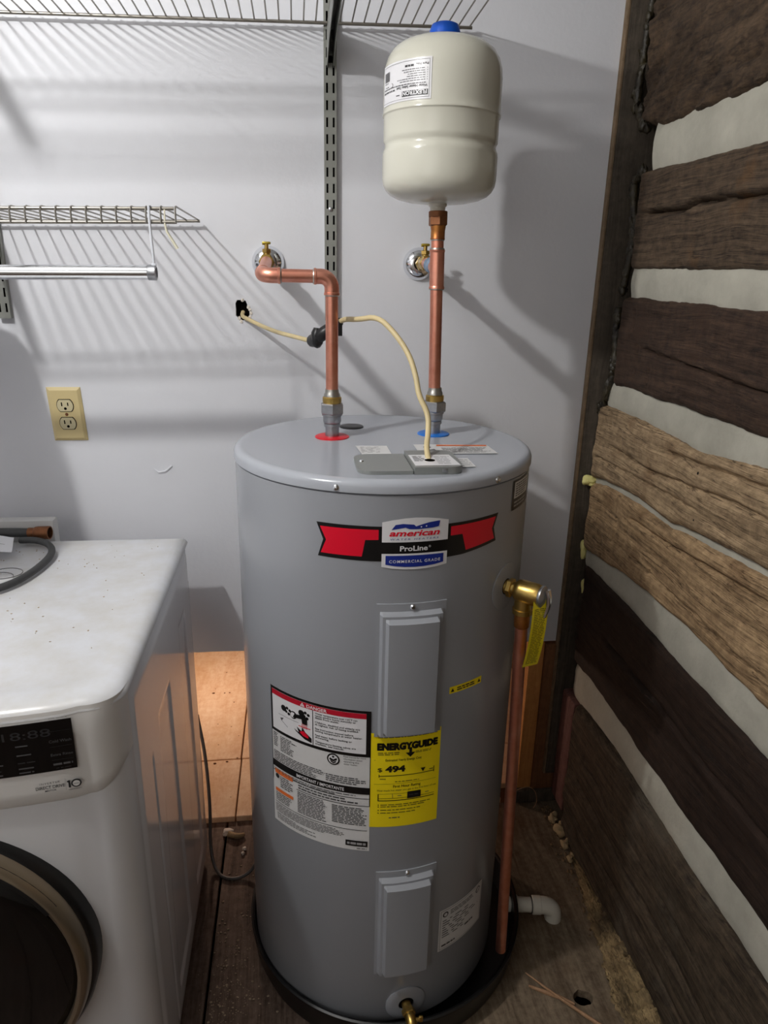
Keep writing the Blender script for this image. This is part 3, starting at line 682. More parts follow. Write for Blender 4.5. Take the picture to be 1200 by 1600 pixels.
# --- lid fittings
LZ = 1.1275
def disc(name, x, y, r, m, lab=None, h=0.002):
    b = MB(); b.lathe((x, y, LZ - 0.001), (0, 0, 1), [(0, 0), (r, 0), (r, h), (r * 0.93, h + 0.0012), (r * 0.5, h + 0.0014), (0, h + 0.0014)], 40)
    return obj(name, b, m, heater, label=lab)
disc('hot_ring', 0.064, -0.316, 0.0315, M['red_ring'], 'red ring at the hot outlet')
disc('cold_ring', 0.2585, -0.294, 0.0305, M['blue_ring'], 'blue ring at the cold inlet')
disc('plug', 0.107, -0.225, 0.0235, M['black'], 'black plastic plug')
for x, y in ((0.064, -0.316), (0.2585, -0.294)):
    b = MB(); b.lathe((x, y, LZ), (0, 0, 1), [(0.0128, 0), (0.0128, 0.019), (0.0150, 0.020), (0.0150, 0.0255), (0.0, 0.0255)], 28); obj('nipple', b, M['steel'], heater)
def rrect(x0, y0, x1, y1, r, corners=(1, 1, 1, 1), n=6):
    pts = []
    for k, (cx, cy, a) in enumerate(((x1 - r, y1 - r, 0), (x0 + r, y1 - r, 90), (x0 + r, y0 + r, 180), (x1 - r, y0 + r, 270))):
        if corners[k]: pts += [(cx + r * math.cos(math.radians(a + 90 * i / n)), cy + r * math.sin(math.radians(a + 90 * i / n))) for i in range(n + 1)]
        else: pts.append(((x1, y1), (x0, y1), (x0, y0), (x1, y0))[k])
    return pts
up = lambda a, b_, d: (a, b_, LZ + d)
b = MB(); b.prism(rrect(0.090, -0.580, 0.174, -0.470, 0.024, (0, 1, 1, 0)), up, -0.001, 0.0045); jc = obj('junction_cover', b, M['cover'], heater, smooth=30, label='grey metal wiring cover')
b = MB(); b.lathe((0.100, -0.520, LZ + 0.0045), (0, 0, 1), [(0.0042, 0), (0.0042, 0.001), (0.003, 0.0025), (0, 0.0028)], 12); obj('screw', b, M['chrome'], jc)
b = MB(); b.prism(rrect(0.1755, -0.582, 0.253, -0.472, 0.020, (1, 0, 0, 1)), up, -0.001, 0.0105); jb = obj('junction_box', b, M['cover'], heater, smooth=30, label='raised grey wiring box with white sticker')
lidp = lambda s, z, layer: (s / 1000.0, z / 1000.0, LZ + 0.0003 + 0.00035 * layer)
boxp = lambda s, z, layer: (s / 1000.0, z / 1000.0, LZ + 0.0108 + 0.00035 * layer)
P = Print(boxp, 50); P.poly([(178, -573), (249, -571), (244, -505), (177, -505)], 'lbl_white', 0); P.lines(181, -548, 199, -512, 5, 'lbl_print', 1, 0.3, 0.4); P.lines(216, -566, 242, -514, 6, 'lbl_mid', 1, 0.3, 0.4); P.disc(206, -541, 8.5, 'void', 1); P.done('junction_sticker', jb)
b = MB(); b.box((0.218, -0.5835, LZ + 0.003), (0.226, -0.5815, LZ + 0.008), 0.0005); obj('catch', b, M['steel'], jb)
P = Print(lidp, 50); P.poly([(107, -456), (157, -453), (156, -394), (101, -392)], 'lbl_grey', 0); P.lines(108, -446, 150, -400, 6, 'lbl_print', 1, 0.4, 0.25, 8, 6); P.done('wiring_sticker', heater)
P = Print(lidp, 50)
P.poly([(205, -455), (341, -457), (338, -394), (230, -385), (205, -385)], 'lbl_grey', 0); P.poly([(244, -400), (334, -404), (336, -394), (246, -390)], 'lbl_orange', 1)
P.poly([(216, -440), (240, -440), (236, -422), (226, -428)], 'lbl_black', 1); P.disc(226, -408, 7, 'lbl_black', 1); P.lines(250, -450, 334, -412, 6, 'lbl_print', 1, 0.2, 0.35); P.done('warning_sticker', heater)
P = Print(lidp, 50); P.poly([(259, -545), (281, -543), (280, -487), (262, -489)], 'lbl_grey', 0); P.lines(262, -538, 278, -494, 4, 'lbl_mid', 1, 0.3); P.done('clear_sticker', heater)
# --- side port rings
def ring_at(s, z, r, name, m, r_in=0.0, prof=None):
    p = Vector(hcyl(s, z, -2)); d = Vector((p.x - HX, p.y - HY, 0)).normalized()
    b = MB(); b.lathe(p, d, prof(r), 40); return obj(name, b, m, heater)
VQ = math.radians(47.0); VS = VQ * HR * 1000
def cyldisc(s, z, r0, r1, h, name, m):
    """a thin rosette that follows the shell"""
    mb = MB(); vs = []
    n = 40; prof = [(r1, -0.5), (r1, h * 0.5), (r1 * 0.93, h), ((r0 + r1) / 2, h * 1.1), (r0, h), (r0, -0.5)]
    for rr, hh in prof:
        for k in range(n):
            q = 2 * PI * k / n; a = hcyl(s + rr * math.cos(q), z + rr * math.sin(q), 0, HR + hh / 1000.0); vs.append(a)
    fs = [(i * n + k, i * n + (k + 1) % n, (i + 1) * n + (k + 1) % n, (i + 1) * n + k) for i in range(len(prof) - 1) for k in range(n)]
    mb.add(vs, fs); return obj(name, mb, m, heater, smooth=50)
cyldisc(VS, 915, 14, 42, 1.2, 'port_rosette', M['heater'])
cyldisc(VS, 915, 1, 14, 1.4, 'port_gap', M['void'])
cyldisc(35, 73, 15, 40, 3.0, 'drain_rosette', M['heater'])
cyldisc(35, 73, 1, 15, 1.4, 'port_gap', M['void'])
# brass drain cock
q = 0.035 / HR; dd = Vector((math.sin(q), -math.cos(q), 0)); p0 = Vector((HX, HY, 0.073)) + dd * (HR + 0.002)
b = MB(); b.cyl(p0, p0 + dd * 0.030, 0.0095, 20); b.hexnut(p0 + dd * 0.012, p0 + dd * 0.024, 0.013); b.tube([p0 + dd * 0.028, p0 + dd * 0.040 + Vector((0, 0, -0.002)), p0 + dd * 0.047 + Vector((0, 0, -0.012)), p0 + dd * 0.049 + Vector((0, 0, -0.024))], 0.0105, 16, smooth=1)
dv = obj('drain_cock', b, M['brass'], heater)
side = Vector((math.cos(q), math.sin(q), 0))
b = MB(); b.cyl(p0 + dd * 0.036 + side * 0.006, p0 + dd * 0.036 + side * 0.016, 0.004, 12); b.box(tuple(p0 + dd * 0.036 + side * 0.019 - Vector((0.004, 0.0025, 0.007))), tuple(p0 + dd * 0.036 + side * 0.019 + Vector((0.004, 0.0025, 0.007))), 0.0015); obj('handle', b, M['brass'], dv)

# ================================================================== drain pan and its PVC outlet
PX, PY = 0.182, -0.345
pan = empty('drain_pan', (PX, PY, FLOOR), 'round black plastic drain pan under the grey water heater', 'drain pan')
b = MB(); b.lathe((PX, PY, 0), (0, 0, 1), [(0, FLOOR), (0.292, FLOOR), (0.299, 0.006), (0.302, 0.050), (0.305, 0.052), (0.305, 0.056), (0.301, 0.0575), (0.296, 0.055), (0.293, 0.008), (0.288, -0.008), (0, -0.010)], 96)
obj('tray', b, M['black'], pan)
for x, y in ((0.0, 0.1), (0.12, -0.1), (-0.12, -0.1)):
    b = MB(); b.box((HX + x - 0.04, HY + y - 0.04, -0.010), (HX + x + 0.04, HY + y + 0.04, 0.0215), 0.004); obj('support_block', b, M['black'], pan)
pv = empty('pvc_elbow', (0.55, -0.385, FLOOR), 'white plastic pipe elbow leaving the black pan, turning down into the floor', 'pipe')
b = MB(); b.cyl((0.468, -0.372, 0.022), (0.548, -0.383, 0.022), 0.0165, 24); b.cyl((0.478, -0.3735, 0.022), (0.492, -0.3755, 0.022), 0.021, 24, bev=0.002); obj('pipe', b, M['pvc'], pv)
b = MB(); b.cyl((0.524, -0.380, 0.022), (0.546, -0.383, 0.022), 0.0205, 24, bev=0.002); b.tube([(0.540, -0.382, 0.022), (0.556, -0.384, 0.022), (0.571, -0.386, 0.015), (0.577, -0.387, 0.0), (0.577, -0.387, FLOOR - 0.03)], 0.0195, 20, smooth=2); obj('elbow', b, M['pvc'], pv)
b = MB(); b.lathe((0.5225, -0.3795, 0.022), (1, -0.14, 0), [(0.0168, 0), (0.019, 0.0005), (0.019, 0.002), (0.0168, 0.0025)], 24); obj('glue_ring', b, M['tape'], pv)

# ================================================================== copper pipes
CR = 0.0111
def union(par, x, y, z):
    b = MB(); b.lathe((x, y, z), (0, 0, 1), [(0.0, 0), (0.0145, 0), (0.0165, 0.003), (0.0165, 0.013), (0.0185, 0.014), (0.0185, 0.019), (0, 0.019)], 28); obj('union_tail', b, M['steel'], par, label='galvanised union tail')
    b = MB(); b.hexnut((x, y, z + 0.017), (x, y, z + 0.037), 0.0225); obj('union_nut', b, M['steel'], par, label='galvanised hexagon nut')
    b = MB(); b.lathe((x, y, z + 0.037), (0, 0, 1), [(0, 0), (0.0165, 0), (0.0172, 0.003), (0.0172, 0.010), (0.0150, 0.012), (0, 0.012)], 28); obj('union_collar', b, M['brass'], par, label='brass collar')
    b = MB(); b.lathe((x, y, z + 0.049), (0, 0, 1), [(0.0150, 0), (0.0146, 0.004), (0.0128, 0.007), (0.0122, 0.013), (0.0112, 0.013)], 24); obj('solder_joint', b, M['solder'], par)
    return z + 0.055
hx, hy, hz = 0.064, -0.316, 1.409
hot = empty('copper_hot_pipe', (hx, hy, LZ + 0.030), 'copper pipe rising from the red ring and turning left to the wall', 'pipe')
zt = union(hot, hx, hy, LZ + 0.026)
b = MB(); b.cyl((hx, hy, zt), (hx, hy, hz - 0.024), CR, 28); obj('riser', b, M['copper'], hot)
def elbow(par, corner, d1, d2, L=0.030, r=0.0128, m='copper', nm='elbow'):
    c = Vector(corner); d1 = Vector(d1); d2 = Vector(d2); pts = [c + d1 * L]
    R_ = 0.019
    for k in range(9):
        a = PI / 2 * k / 8; pts.append(c + d1 * (R_ * (1 - math.sin(a))) + d2 * (R_ * (1 - math.cos(a))))
    pts.append(c + d2 * L)
    b = MB(); b.tube(pts, r, 24); 
    for d in (d1, d2): b.lathe(c + d * (L - 0.003), d, [(r, -0.001), (r + 0.0009, 0), (r + 0.0009, 0.0035), (CR, 0.0045)], 24)
    o = obj(nm, b, M[m], par)
    for d in (d1, d2):
        b = MB(); b.lathe(c + d * (L + 0.0008), d, [(r + 0.0002, 0), (r - 0.0006, 0.0016), (CR, 0.002)], 24); obj('solder_ring', b, M['solder'], par)
    return o
elbow(hot, (hx, hy, hz), (0, 0, -1), (-1, 0, 0))
b = MB(); b.cyl((hx - 0.026, hy, hz), (-0.027, hy, hz), CR, 28); obj('crosspiece', b, M['copper'], hot)
wd = (Vector((-0.0545, -0.11, 1.434)) - Vector((-0.0545, hy, hz))).normalized()
elbow(hot, (-0.0545, hy, hz), (1, 0, 0), tuple(wd))
b = MB(); b.cyl(Vector((-0.0545, hy, hz)) + wd * 0.026, (-0.0545, -0.118, 1.433), CR, 24); obj('wall_run', b, M['copper'], hot)

cx, cy = 0.2585, -0.294
cold = empty('copper_cold_pipe', (cx, cy, LZ + 0.030), 'straight copper pipe rising from the blue ring to the cream tank', 'pipe')
zt = union(cold, cx, cy, LZ + 0.026)
tx, ty = 0.2525, -0.290
ax_ = lambda z: (cx + (tx - cx) * (z - 1.15) / 0.3, cy + (ty - cy) * (z - 1.15) / 0.3, z)
b = MB(); b.cyl(ax_(zt), ax_(1.398), CR, 28); obj('riser', b, M['copper'], cold)
b = MB(); b.cyl(ax_(1.393), ax_(1.457), 0.0130, 28, bev=0.001); tp = Vector(ax_(1.428)); td = (Vector((0.268, -0.10, 1.439)) - tp).normalized(); b.cyl(tp, tp + td * 0.032, 0.0130, 24)
b.lathe(ax_(1.391), (0, 0, 1), [(0.0112, 0), (0.0139, 0.001), (0.0139, 0.004), (0.0130, 0.006)], 24); b.lathe(ax_(1.459), (0, 0, -1), [(0.0112, 0), (0.0139, 0.001), (0.0139, 0.004), (0.0130, 0.006)], 24); obj('tee', b, M['copper'], cold)
b = MB(); b.lathe(ax_(1.3895), (0, 0, 1), [(0.0112, 0), (0.0134, 0.001), (0.0134, 0.003)], 24); obj('solder_ring', b, M['solder'], cold)
b = MB(); b.lathe(ax_(1.4580), (0, 0, 1), [(0.0135, 0), (0.0125, 0.0025), (0.0112, 0.003)], 24); obj('solder_ring', b, M['solder'], cold)
b = MB(); b.cyl(ax_(1.455), ax_(1.480), CR, 24); obj('spacer', b, M['copper'], cold)
b = MB(); b.lathe(ax_(1.474), (0, 0, 1), [(CR, 0), (0.0128, 0.001), (0.0128, 0.003), (0.0124, 0.004), (0.0124, 0.016), (0.0135, 0.021), (0.0135, 0.024), (0, 0.024)], 28); obj('adapter', b, M['copper_old'], cold)
b = MB(); b.lathe(ax_(1.4725), (0, 0, 1), [(CR, 0), (0.0124, 0.001), (0.0124, 0.002)], 24); obj('solder_ring', b, M['solder'], cold)
b = MB(); b.hexnut(ax_(1.497), ax_(1.513), 0.0172); b.cyl(ax_(1.511), ax_(1.521), 0.0165, 24, bev=0.001); obj('threaded_collar', b, M['bronze'], cold)
b = MB(); b.cyl(tp + td * 0.030, tp + td * 0.052, CR, 20); obj('branch', b, M['copper'], cold)
b = MB(); b.lathe(tp + td * 0.050, td, [(CR, 0), (0.0150, 0.001), (0.0150, 0.012), (0.0138, 0.014), (0.0138, 0.040), (0.0150, 0.042), (0.0150, 0.050), (0, 0.050)], 20); obj('coupler', b, mat('blue_grey_coupler', (128, 152, 178), 0.4, metal=0.5), cold, label='blue grey coupler')
b = MB(); b.cyl(tp + td * 0.096, (0.2665, -0.108, 1.4385), CR, 20); obj('branch', b, M['copper'], cold)

# ================================================================== wall stop valves
def stop_valve(name, x, z, label):
    t = empty(name, (x, 0, z), label, 'valve', 'stop valves on the white wall')
    b = MB(); b.lathe((x, -0.0005, z), (0, -1, 0), [(0.034, 0), (0.034, 0.002), (0.0325, 0.006), (0.029, 0.012), (0.024, 0.0165), (0.018, 0.019), (0.0135, 0.0195), (0.0135, 0.001)], 48); obj('escutcheon', b, M['chrome'], t, label='domed chrome wall plate')
    b = MB(); b.cyl((x, -0.001, z), (x, -0.05, z), 0.0108, 20); b.hexnut((x, -0.045, z), (x, -0.060, z), 0.0155); b.cyl((x, -0.060, z), (x, -0.096, z), 0.0130, 20, bev=0.002); b.hexnut((x, -0.092, z), (x, -0.106, z), 0.0155); b.cyl((x, -0.104, z), (x, -0.112, z), 0.0125, 20)
    b.cyl((x, -0.078, z + 0.008), (x, -0.078, z + 0.024), 0.0075, 14); b.hexnut((x, -0.078, z + 0.017), (x, -0.078, z + 0.025), 0.0095); b.cyl((x, -0.078, z + 0.024), (x, -0.078, z + 0.034), 0.0042, 12)
    obj('valve_body', b, M['brass'], t)
    b = MB(); b.box((x - 0.0085, -0.084, z + 0.0335), (x + 0.0085, -0.072, z + 0.0385), 0.002); b.box((x - 0.0085, -0.080, z + 0.032), (x - 0.0035, -0.074, z + 0.036), 0.001); obj('handle', b, mat('brass_lever', (176, 156, 62), 0.4, metal=0.7), t)
stop_valve('stop_valve', -0.0545, 1.434, 'brass stop valve with chrome plate behind the bend of the hot copper pipe')
stop_valve('stop_valve', 0.268, 1.4385, 'brass stop valve with chrome plate beside the straight copper pipe below the tank')

# ================================================================== expansion tank
TX, TY = 0.2500, -0.289
tank = empty('expansion_tank', (TX, TY, 1.519), 'cream enamel expansion tank with blue cap, upside down on top of the copper pipe', 'tank')
R0 = 0.098
prof = [(0.0, 1.5325), (0.018, 1.5325), (0.035, 1.5332), (0.055, 1.5355), (0.072, 1.5395), (0.084, 1.545), (0.0915, 1.552), (0.0958, 1.560), (0.0974, 1.569), (0.0977, 1.580), (0.0977, 1.606),
        (0.0970, 1.611), (0.0948, 1.6155), (0.0938, 1.619), (0.0945, 1.623), (0.0966, 1.6265), (0.0968, 1.632), (0.0968, 1.662), (0.0974, 1.6635), (0.0990, 1.665), (0.0990, 1.668), (0.0978, 1.670), (0.0980, 1.680), (0.0979, 1.722), (0.0962, 1.736), (0.0918, 1.749), (0.084, 1.7605), (0.072, 1.769), (0.057, 1.7745), (0.040, 1.778), (0.022, 1.7797), (0, 1.780)]
b = MB(); b.lathe((TX, TY, 0), (0, 0, 1), prof, 96); obj('shell', b, M['tank'], tank, smooth=35)
b = MB(); b.lathe((TX, TY, 1.7775), (0, 0, 1), [(0.0, 0), (0.026, 0), (0.0265, 0.004), (0.0245, 0.014), (0.0215, 0.0215), (0.017, 0.0235), (0, 0.0235)], 40); obj('cap', b, M['cap_blue'], tank, label='blue plastic air valve cap')
b = MB(); b.lathe((TX, TY, 1.519), (0, 0, 1), [(0, 0), (0.0125, 0), (0.0135, 0.002), (0.0125, 0.004), (0.0135, 0.006), (0.0128, 0.008), (0.0155, 0.010), (0.0165, 0.018), (0, 0.019)], 28); obj('threaded_stub', b, M['pvc'], tank, label='cream threaded stub with white tape')
def tcyl(s, z, layer):
    q = s / 1000.0 / 0.098; rr = 0.0986 + 0.0004 * layer
    return (TX + rr * math.sin(q), TY - rr * math.cos(q), z / 1000.0)
P = Print(lambda s_, z_, l_: tcyl(s_, 1674 + (z_ - 1698) * 0.95, l_), 4.0)
P.rect(-146, 1698, -36, 1758, 'lbl_white', 0); P.frame(-143, 1701, -39, 1755, 0.4, 'lbl_print', 1)
P.rect(-87, 1704, -41, 1712, 'lbl_print_dark', 1); P.text('FLEXTRON', -64, 1711.2, 8.2, 'lbl_white', 2, 'c', 43, bold=0.03, rot=180)
P.lines(-100, 1706, -90, 1709, 1, 'lbl_print', 1)
P.text('Water Heater Safety Tank', -42, 1719.5, 5.2, 'lbl_print_dark', 1, 'l', 58, bold=0.02, rot=180); P.lines(-140, 1714.5, -104, 1719, 1, 'lbl_print', 1)
P.lines(-140, 1720.6, -42, 1722.6, 1, 'lbl_print', 1, 0.1, 0.7, 5, 1)
for k, e in enumerate((-92, -98, -78, -76, -84, -88)): P.lines(e, 1725 + k * 3.3, -46, 1726.8 + k * 3.3, 1, 'lbl_print', 1, 0, 0.6, 5, 1); P.disc(-42.6, 1726 + k * 3.3, 0.6, 'lbl_print', 1, 6)
P.text('Part No.', -41, 1750.2, 4.6, 'lbl_print_dark', 1, 'l', 21, bold=0.01, rot=180); P.lines(-82, 1746, -66, 1749.6, 1, 'lbl_print_dark', 1, 0, 0.8, 5, 1)
for k in range(14): P.rect(-138 + k * 1.35, 1733, -138 + k * 1.35 + (0.9 if k % 3 else 0.5), 1747, 'lbl_print_dark', 1)
P.lines(-136, 1729.5, -124, 1731.5, 1, 'lbl_print', 1); P.lines(-132, 1723.5, -122, 1726, 1, 'lbl_print', 1); P.disc(-112, 1725, 3.4, 'lbl_print', 1, 14); P.disc(-112, 1725, 2.7, 'lbl_white', 2, 14)
P.done('tank_label', tank, 'white label printed upside down')

# ================================================================== relief valve and discharge pipe
vd = Vector((math.sin(VQ), -math.cos(VQ), 0)); vp = Vector((HX, HY, 0.915)) + vd * (HR + 0.001); vt = vd.cross(Vector((0, 0, 1)))
rv = empty('relief_valve', tuple(vp), 'brass relief valve with lever on the right side of the grey heater', 'valve')
b = MB(); b.cyl(vp, vp + vd * 0.022, 0.0125, 24); b.hexnut(vp + vd * 0.004, vp + vd * 0.014, 0.0165); b.lathe(vp + vd * 0.018, vd, [(0, 0), (0.013, 0), (0.0185, 0.005), (0.0195, 0.012), (0.0195, 0.038), (0.0175, 0.045), (0, 0.045)], 28)
oc = vp + vd * 0.034; b.cyl(oc, oc + Vector((0, 0, -0.034)), 0.0150, 24); b.lathe(oc + Vector((0, 0, -0.030)), (0, 0, -1), [(0.0150, 0), (0.0172, 0.001), (0.0172, 0.009), (0.0125, 0.010), (0, 0.010)], 24)
obj('valve_body', b, M['brass'], rv)
b = MB(); b.lathe(vp + vd * 0.063, vd, [(0.0175, 0), (0.0185, 0.002), (0.0185, 0.005), (0.010, 0.009), (0, 0.009)], 28); obj('spring_cap', b, M['steel'], rv)
e0 = vp + vd * 0.074
b = MB(); b.tube([e0 + Vector((0, 0, 0.014)), e0 + vd * 0.004 + Vector((0, 0, 0.004)), e0 + vd * 0.005 + Vector((0, 0, -0.012)), e0 + vd * 0.001 + Vector((-0.002, 0, -0.034))], 0.0050, 10, smooth=2, rfun=lambda t: 1.2 - 0.6 * t); obj('lever', b, M['chrome'], rv)
# hanging tag
tg0 = e0 + Vector((-0.004, 0.002, -0.004))
def tagp(s, z, layer):                                        # mm across, mm down
    u = Vector((0.94, 0.30, 0)).normalized(); nrm = Vector((0.30, -0.94, 0.0)).normalized()
    bend = 0.010 * math.sin(z / 125.0 * 2.2) ; tw = 1.0
    p = tg0 + u * (s * 1.2 / 1000.0 - 0.004) + Vector((-0.010 * z / 125.0, 0.012 * z / 125.0, -z / 1000.0)) + nrm * (bend + 0.0003 * layer)
    return tuple(p)
mb = MB(); mb.grid(6, 16, lambda u, v: tagp(-13 + 26 * u, 125 * v, 0))
k = len(mb.v); mb.grid(6, 16, lambda u, v: tagp(-13 + 26 * u, 125 * v, -2))
tgo = obj('paper_tag', mb, M['tag_yellow'], rv, smooth=60, label='long yellow hanging warning tag', fix=False)
P = Print(tagp, 50); P.lines(-10, 14, 10, 120, 34, 'ink_olive', 1, 0.15, 0.45, 8, 1.2); P.done('print', tgo)
db = Vector((0.404, -0.528, 0.075))
dp = empty('discharge_pipe', (db.x, db.y, 0.075), 'long copper discharge pipe hanging below the brass relief valve down to the pan', 'pipe')
dt = oc + Vector((0, 0, -0.0415)); dax = (db - dt).normalized()
b = MB(); b.cyl(dt, db, 0.0108, 28); obj('tube', b, M['copper'], dp)
b = MB(); b.lathe(dt + Vector((0, 0, 0.001)), dax, [(0, 0), (0.0125, 0), (0.0132, 0.004), (0.0132, 0.016), (0.0128, 0.024), (0.0109, 0.026)], 24); obj('adapter', b, M['copper_old'], dp)

# ================================================================== power cable
cable = empty('power_cable', (-0.11, 0, 1.33), 'cream electric cable from the ragged wall hole, taped black, running down to the heater lid', 'cable')
b = MB(); b.tube([(-0.112, 0.012, 1.332), (-0.114, -0.004, 1.324), (-0.100, -0.012, 1.318), (-0.083, -0.03, 1.311), (-0.042, -0.08, 1.298), (-0.002, -0.15, 1.294), (0.022, -0.20, 1.292), (0.034, -0.222, 1.292)], 0.0043, 10, smooth=2); obj('wall_length', b, M['cable'], cable)
b = MB(); b.tube([(0.074, -0.245, 1.324), (0.082, -0.256, 1.331), (0.091, -0.27, 1.336), (0.112, -0.30, 1.337), (0.142, -0.34, 1.345), (0.167, -0.37, 1.322), (0.190, -0.40, 1.288), (0.199, -0.43, 1.252), (0.201, -0.445, 1.225), (0.216, -0.46, 1.197), (0.2135, -0.48, 1.168), (0.207, -0.50, 1.150), (0.206, -0.541, 1.129)], 0.0047, 10, smooth=2); obj('heater_length', b, M['cable'], cable)
b = MB(); b.tube([(0.026, -0.208, 1.292), (0.030, -0.216, 1.292), (0.034, -0.224, 1.293), (0.042, -0.250, 1.302), (0.056, -0.258, 1.312), (0.066, -0.252, 1.318)], 0.0105, 12, smooth=2, rfun=lambda t: 0.42 + 0.75 * min(1, t * 3.2) * min(1, (1.25 - t) * 2.5)); b.blob((0.040, -0.248, 1.300), (0.012, 0.012, 0.019), 3, 0.3, 0, 2); obj('tape_wrap', b, M['tape'], cable, label='bulky black tape joint')
b = MB(); b.tube([(0.064, -0.254, 1.318), (0.076, -0.252, 1.326), (0.083, -0.256, 1.331)], 0.0095, 12, smooth=1, rfun=lambda t: 1.1 - 0.3 * t); b.box((0.073, -0.262, 1.305), (0.086, -0.258, 1.328), 0.001); obj('tape_wrap', b, M['tape'], cable)

# ================================================================== shelf standards and brackets
def standard(xc, z0, z1, label):
    t = empty('shelf_standard', (xc, 0, z0), label, 'shelf rail', 'slotted shelf rails on the white wall')
    b = MB(); pit = 0.0302; f0, f1 = -0.0125, -0.0140
    for a, c in ((-0.0125, -0.0085), (-0.0045, 0.0045), (0.0085, 0.0125)): b.box((xc + a, f1, z0), (xc + c, f0, z1))
    z = z0 + 0.0
    while z < z1 - 0.01:
        za = z; zb = min(z + 0.0125, z1)
        for a, c in ((-0.0085, -0.0045), (0.0045, 0.0085)): b.box((xc + a, f1, za), (xc + c, f0, zb))
        z += pit
    for a in (-0.0125, 0.0113): b.box((xc + a, f0, z0), (xc + a + 0.0012, -0.0005, z1))
    obj('channel', b, M['standard'], t, smooth=0)
    b = MB(); b.box((xc - 0.011, -0.006, z0 + 0.001), (xc + 0.011, -0.001, z1)); obj('channel_back', b, M['void'], t, smooth=0)
    zz = z0 + 0.036 * 6.2
    b = MB(); b.lathe((xc, -0.014, zz), (0, -1, 0), [(0.0048, 0), (0.0044, 0.002), (0.0025, 0.0032), (0, 0.0034)], 14); obj('screw', b, M['steel'], t)
standard(0.0772, 1.318, 2.25, 'long grey slotted shelf rail on the wall behind the hot pipe')
standard(-0.5945, 1.313, 2.25, 'grey slotted shelf rail at the left edge behind the chrome rod')
def bracket(xc, zd, label, L=0.305):
    t = empty('shelf_bracket', (xc, -0.0145, zd - 0.07), label, 'bracket', 'shelf brackets')
    side_ = [(-0.0145, zd - 0.070), (-0.0145, zd - 0.004), (-L, zd - 0.004), (-L, zd - 0.022), (-0.10, zd - 0.046), (-0.030, zd - 0.068)]
    b = MB()
    for a in (-0.0068, 0.0054): b.prism(side_, lambda p, q_, d: (xc + d, p, q_), a, a + 0.0014)
    b.box((xc - 0.0068, -L, zd - 0.0055), (xc + 0.0068, -0.0145, zd - 0.004))
    obj('arm', b, M['standard'], t, smooth=0)
    b = MB(); b.box((xc - 0.0066, -0.0140, zd - 0.062), (xc + 0.0066, -0.0062, zd - 0.050)); obj('hook', b, M['standard'], t, smooth=0)
TL = 0.027
bracket(0.0772, 1.868 + TL * 0.0772 - 0.003, 'grey metal bracket on the long rail, holding the upper wire shelf', 0.44)
bracket(-0.5945, 1.868 - TL * 0.5945 - 0.003, 'grey metal bracket at the left end of the upper wire shelf', 0.44)
bracket(-0.5945, 1.5155 - TL * 0.5945 - 0.003, 'grey metal bracket below the lower wire shelf')
# ================================================================== wire shelves
def wire_shelf(z0, xr, xl, label, lip=0.021, back=-0.020, front=-0.305, end_front=None, pitch=0.0232, mids=()):
    zf = lambda x: z0 + TL * x
    t = empty('wire_shelf', (xr, 0, zf(xr)), label, 'shelf', 'wire shelves on the white wall')
    xf = xr if end_front is None else end_front
    for nm, y, dz, xe in tuple(('rail', m_, -0.0015, xr + 0.002) for m_ in mids) + (('rail', back, 0.0, xr + 0.004), ('rail', front, 0.0, xf), ('rail', front - 0.004, -lip, xf + 0.004)):
        b = MB(); b.cyl((xl, y, zf(xl) + dz), (xe, y, zf(xe) + dz), 0.0030, 10); obj(nm, b, M['nickel'], t)
    # one wire, shared by all
    w_ = MB(); o = Vector((0, 0, 0))
    w_.tube([(0, back + 0.003, 0.0030), (0, front + 0.004, 0.0036), (0, front - 0.003, 0.0022), (0, front - 0.0068, -0.004), (0, front - 0.0074, -lip - 0.002)], 0.00155, 7)
    me = None; k = 0; x = xr
    while x > xl:
        if me is None:
            ob = obj('wire', w_, M['nickel'], None); me = ob.data; ob.parent = t
        else:
            ob = bpy.data.objects.new('wire', me); COL.objects.link(ob); ob.parent = t
        ob.location = (x - xr, 0, zf(x) - zf(xr)); x -= pitch; k += 1
    return t
wire_shelf(1.868, 0.351, -1.30, 'upper wire shelf spanning the top of the white wall behind the tank', front=-0.458, mids=(-0.308, -0.362))
wire_shelf(1.5155, -0.193, -1.30, 'lower short wire shelf at left, ending above the chrome rod', end_front=-0.196, pitch=0.0236)
# clothes rods
rod = empty('chrome_rod', (-0.232, -0.312, 1.409), 'thick chrome clothes rod hanging below the lower wire shelf', 'rod')
def rodpart(t, x0, x1, y, z, r=0.0118):
    zz = lambda x: z + 0.018 * x
    b = MB(); b.cyl((x0, y, zz(x0)), (x1, y, zz(x1)), r, 32); obj('tube', b, M['chrome'], t)
    b = MB(); b.lathe((x1 - 0.012, y, zz(x1 - 0.012)), (1, 0, 0.018), [(r, 0), (r + 0.0008, 0.001), (r + 0.0008, 0.013), (r - 0.003, 0.0145), (r - 0.003, 0.011), (0, 0.011)], 28); obj('end_cap', b, M['steel'], t)
rodpart(rod, -1.3, -0.232, -0.312, 1.4135)
b = MB(); b.tube([(-0.2335, -0.306, 1.5125), (-0.2345, -0.3135, 1.512), (-0.2345, -0.3155, 1.485), (-0.2325, -0.3150, 1.4215)], 0.0022, 8); b.box((-0.2365, -0.3172, 1.4195), (-0.2290, -0.3128, 1.4240), 0.0008)
obj('hanger', b, mat('white_wire', (206, 210, 218), 0.35), rod, label='white wire hanger')
tie = empty('tape_scrap', (-0.215, -0.30, 1.482), 'small clear yellow strip of tape dangling from the end of the lower shelf', 'tape')
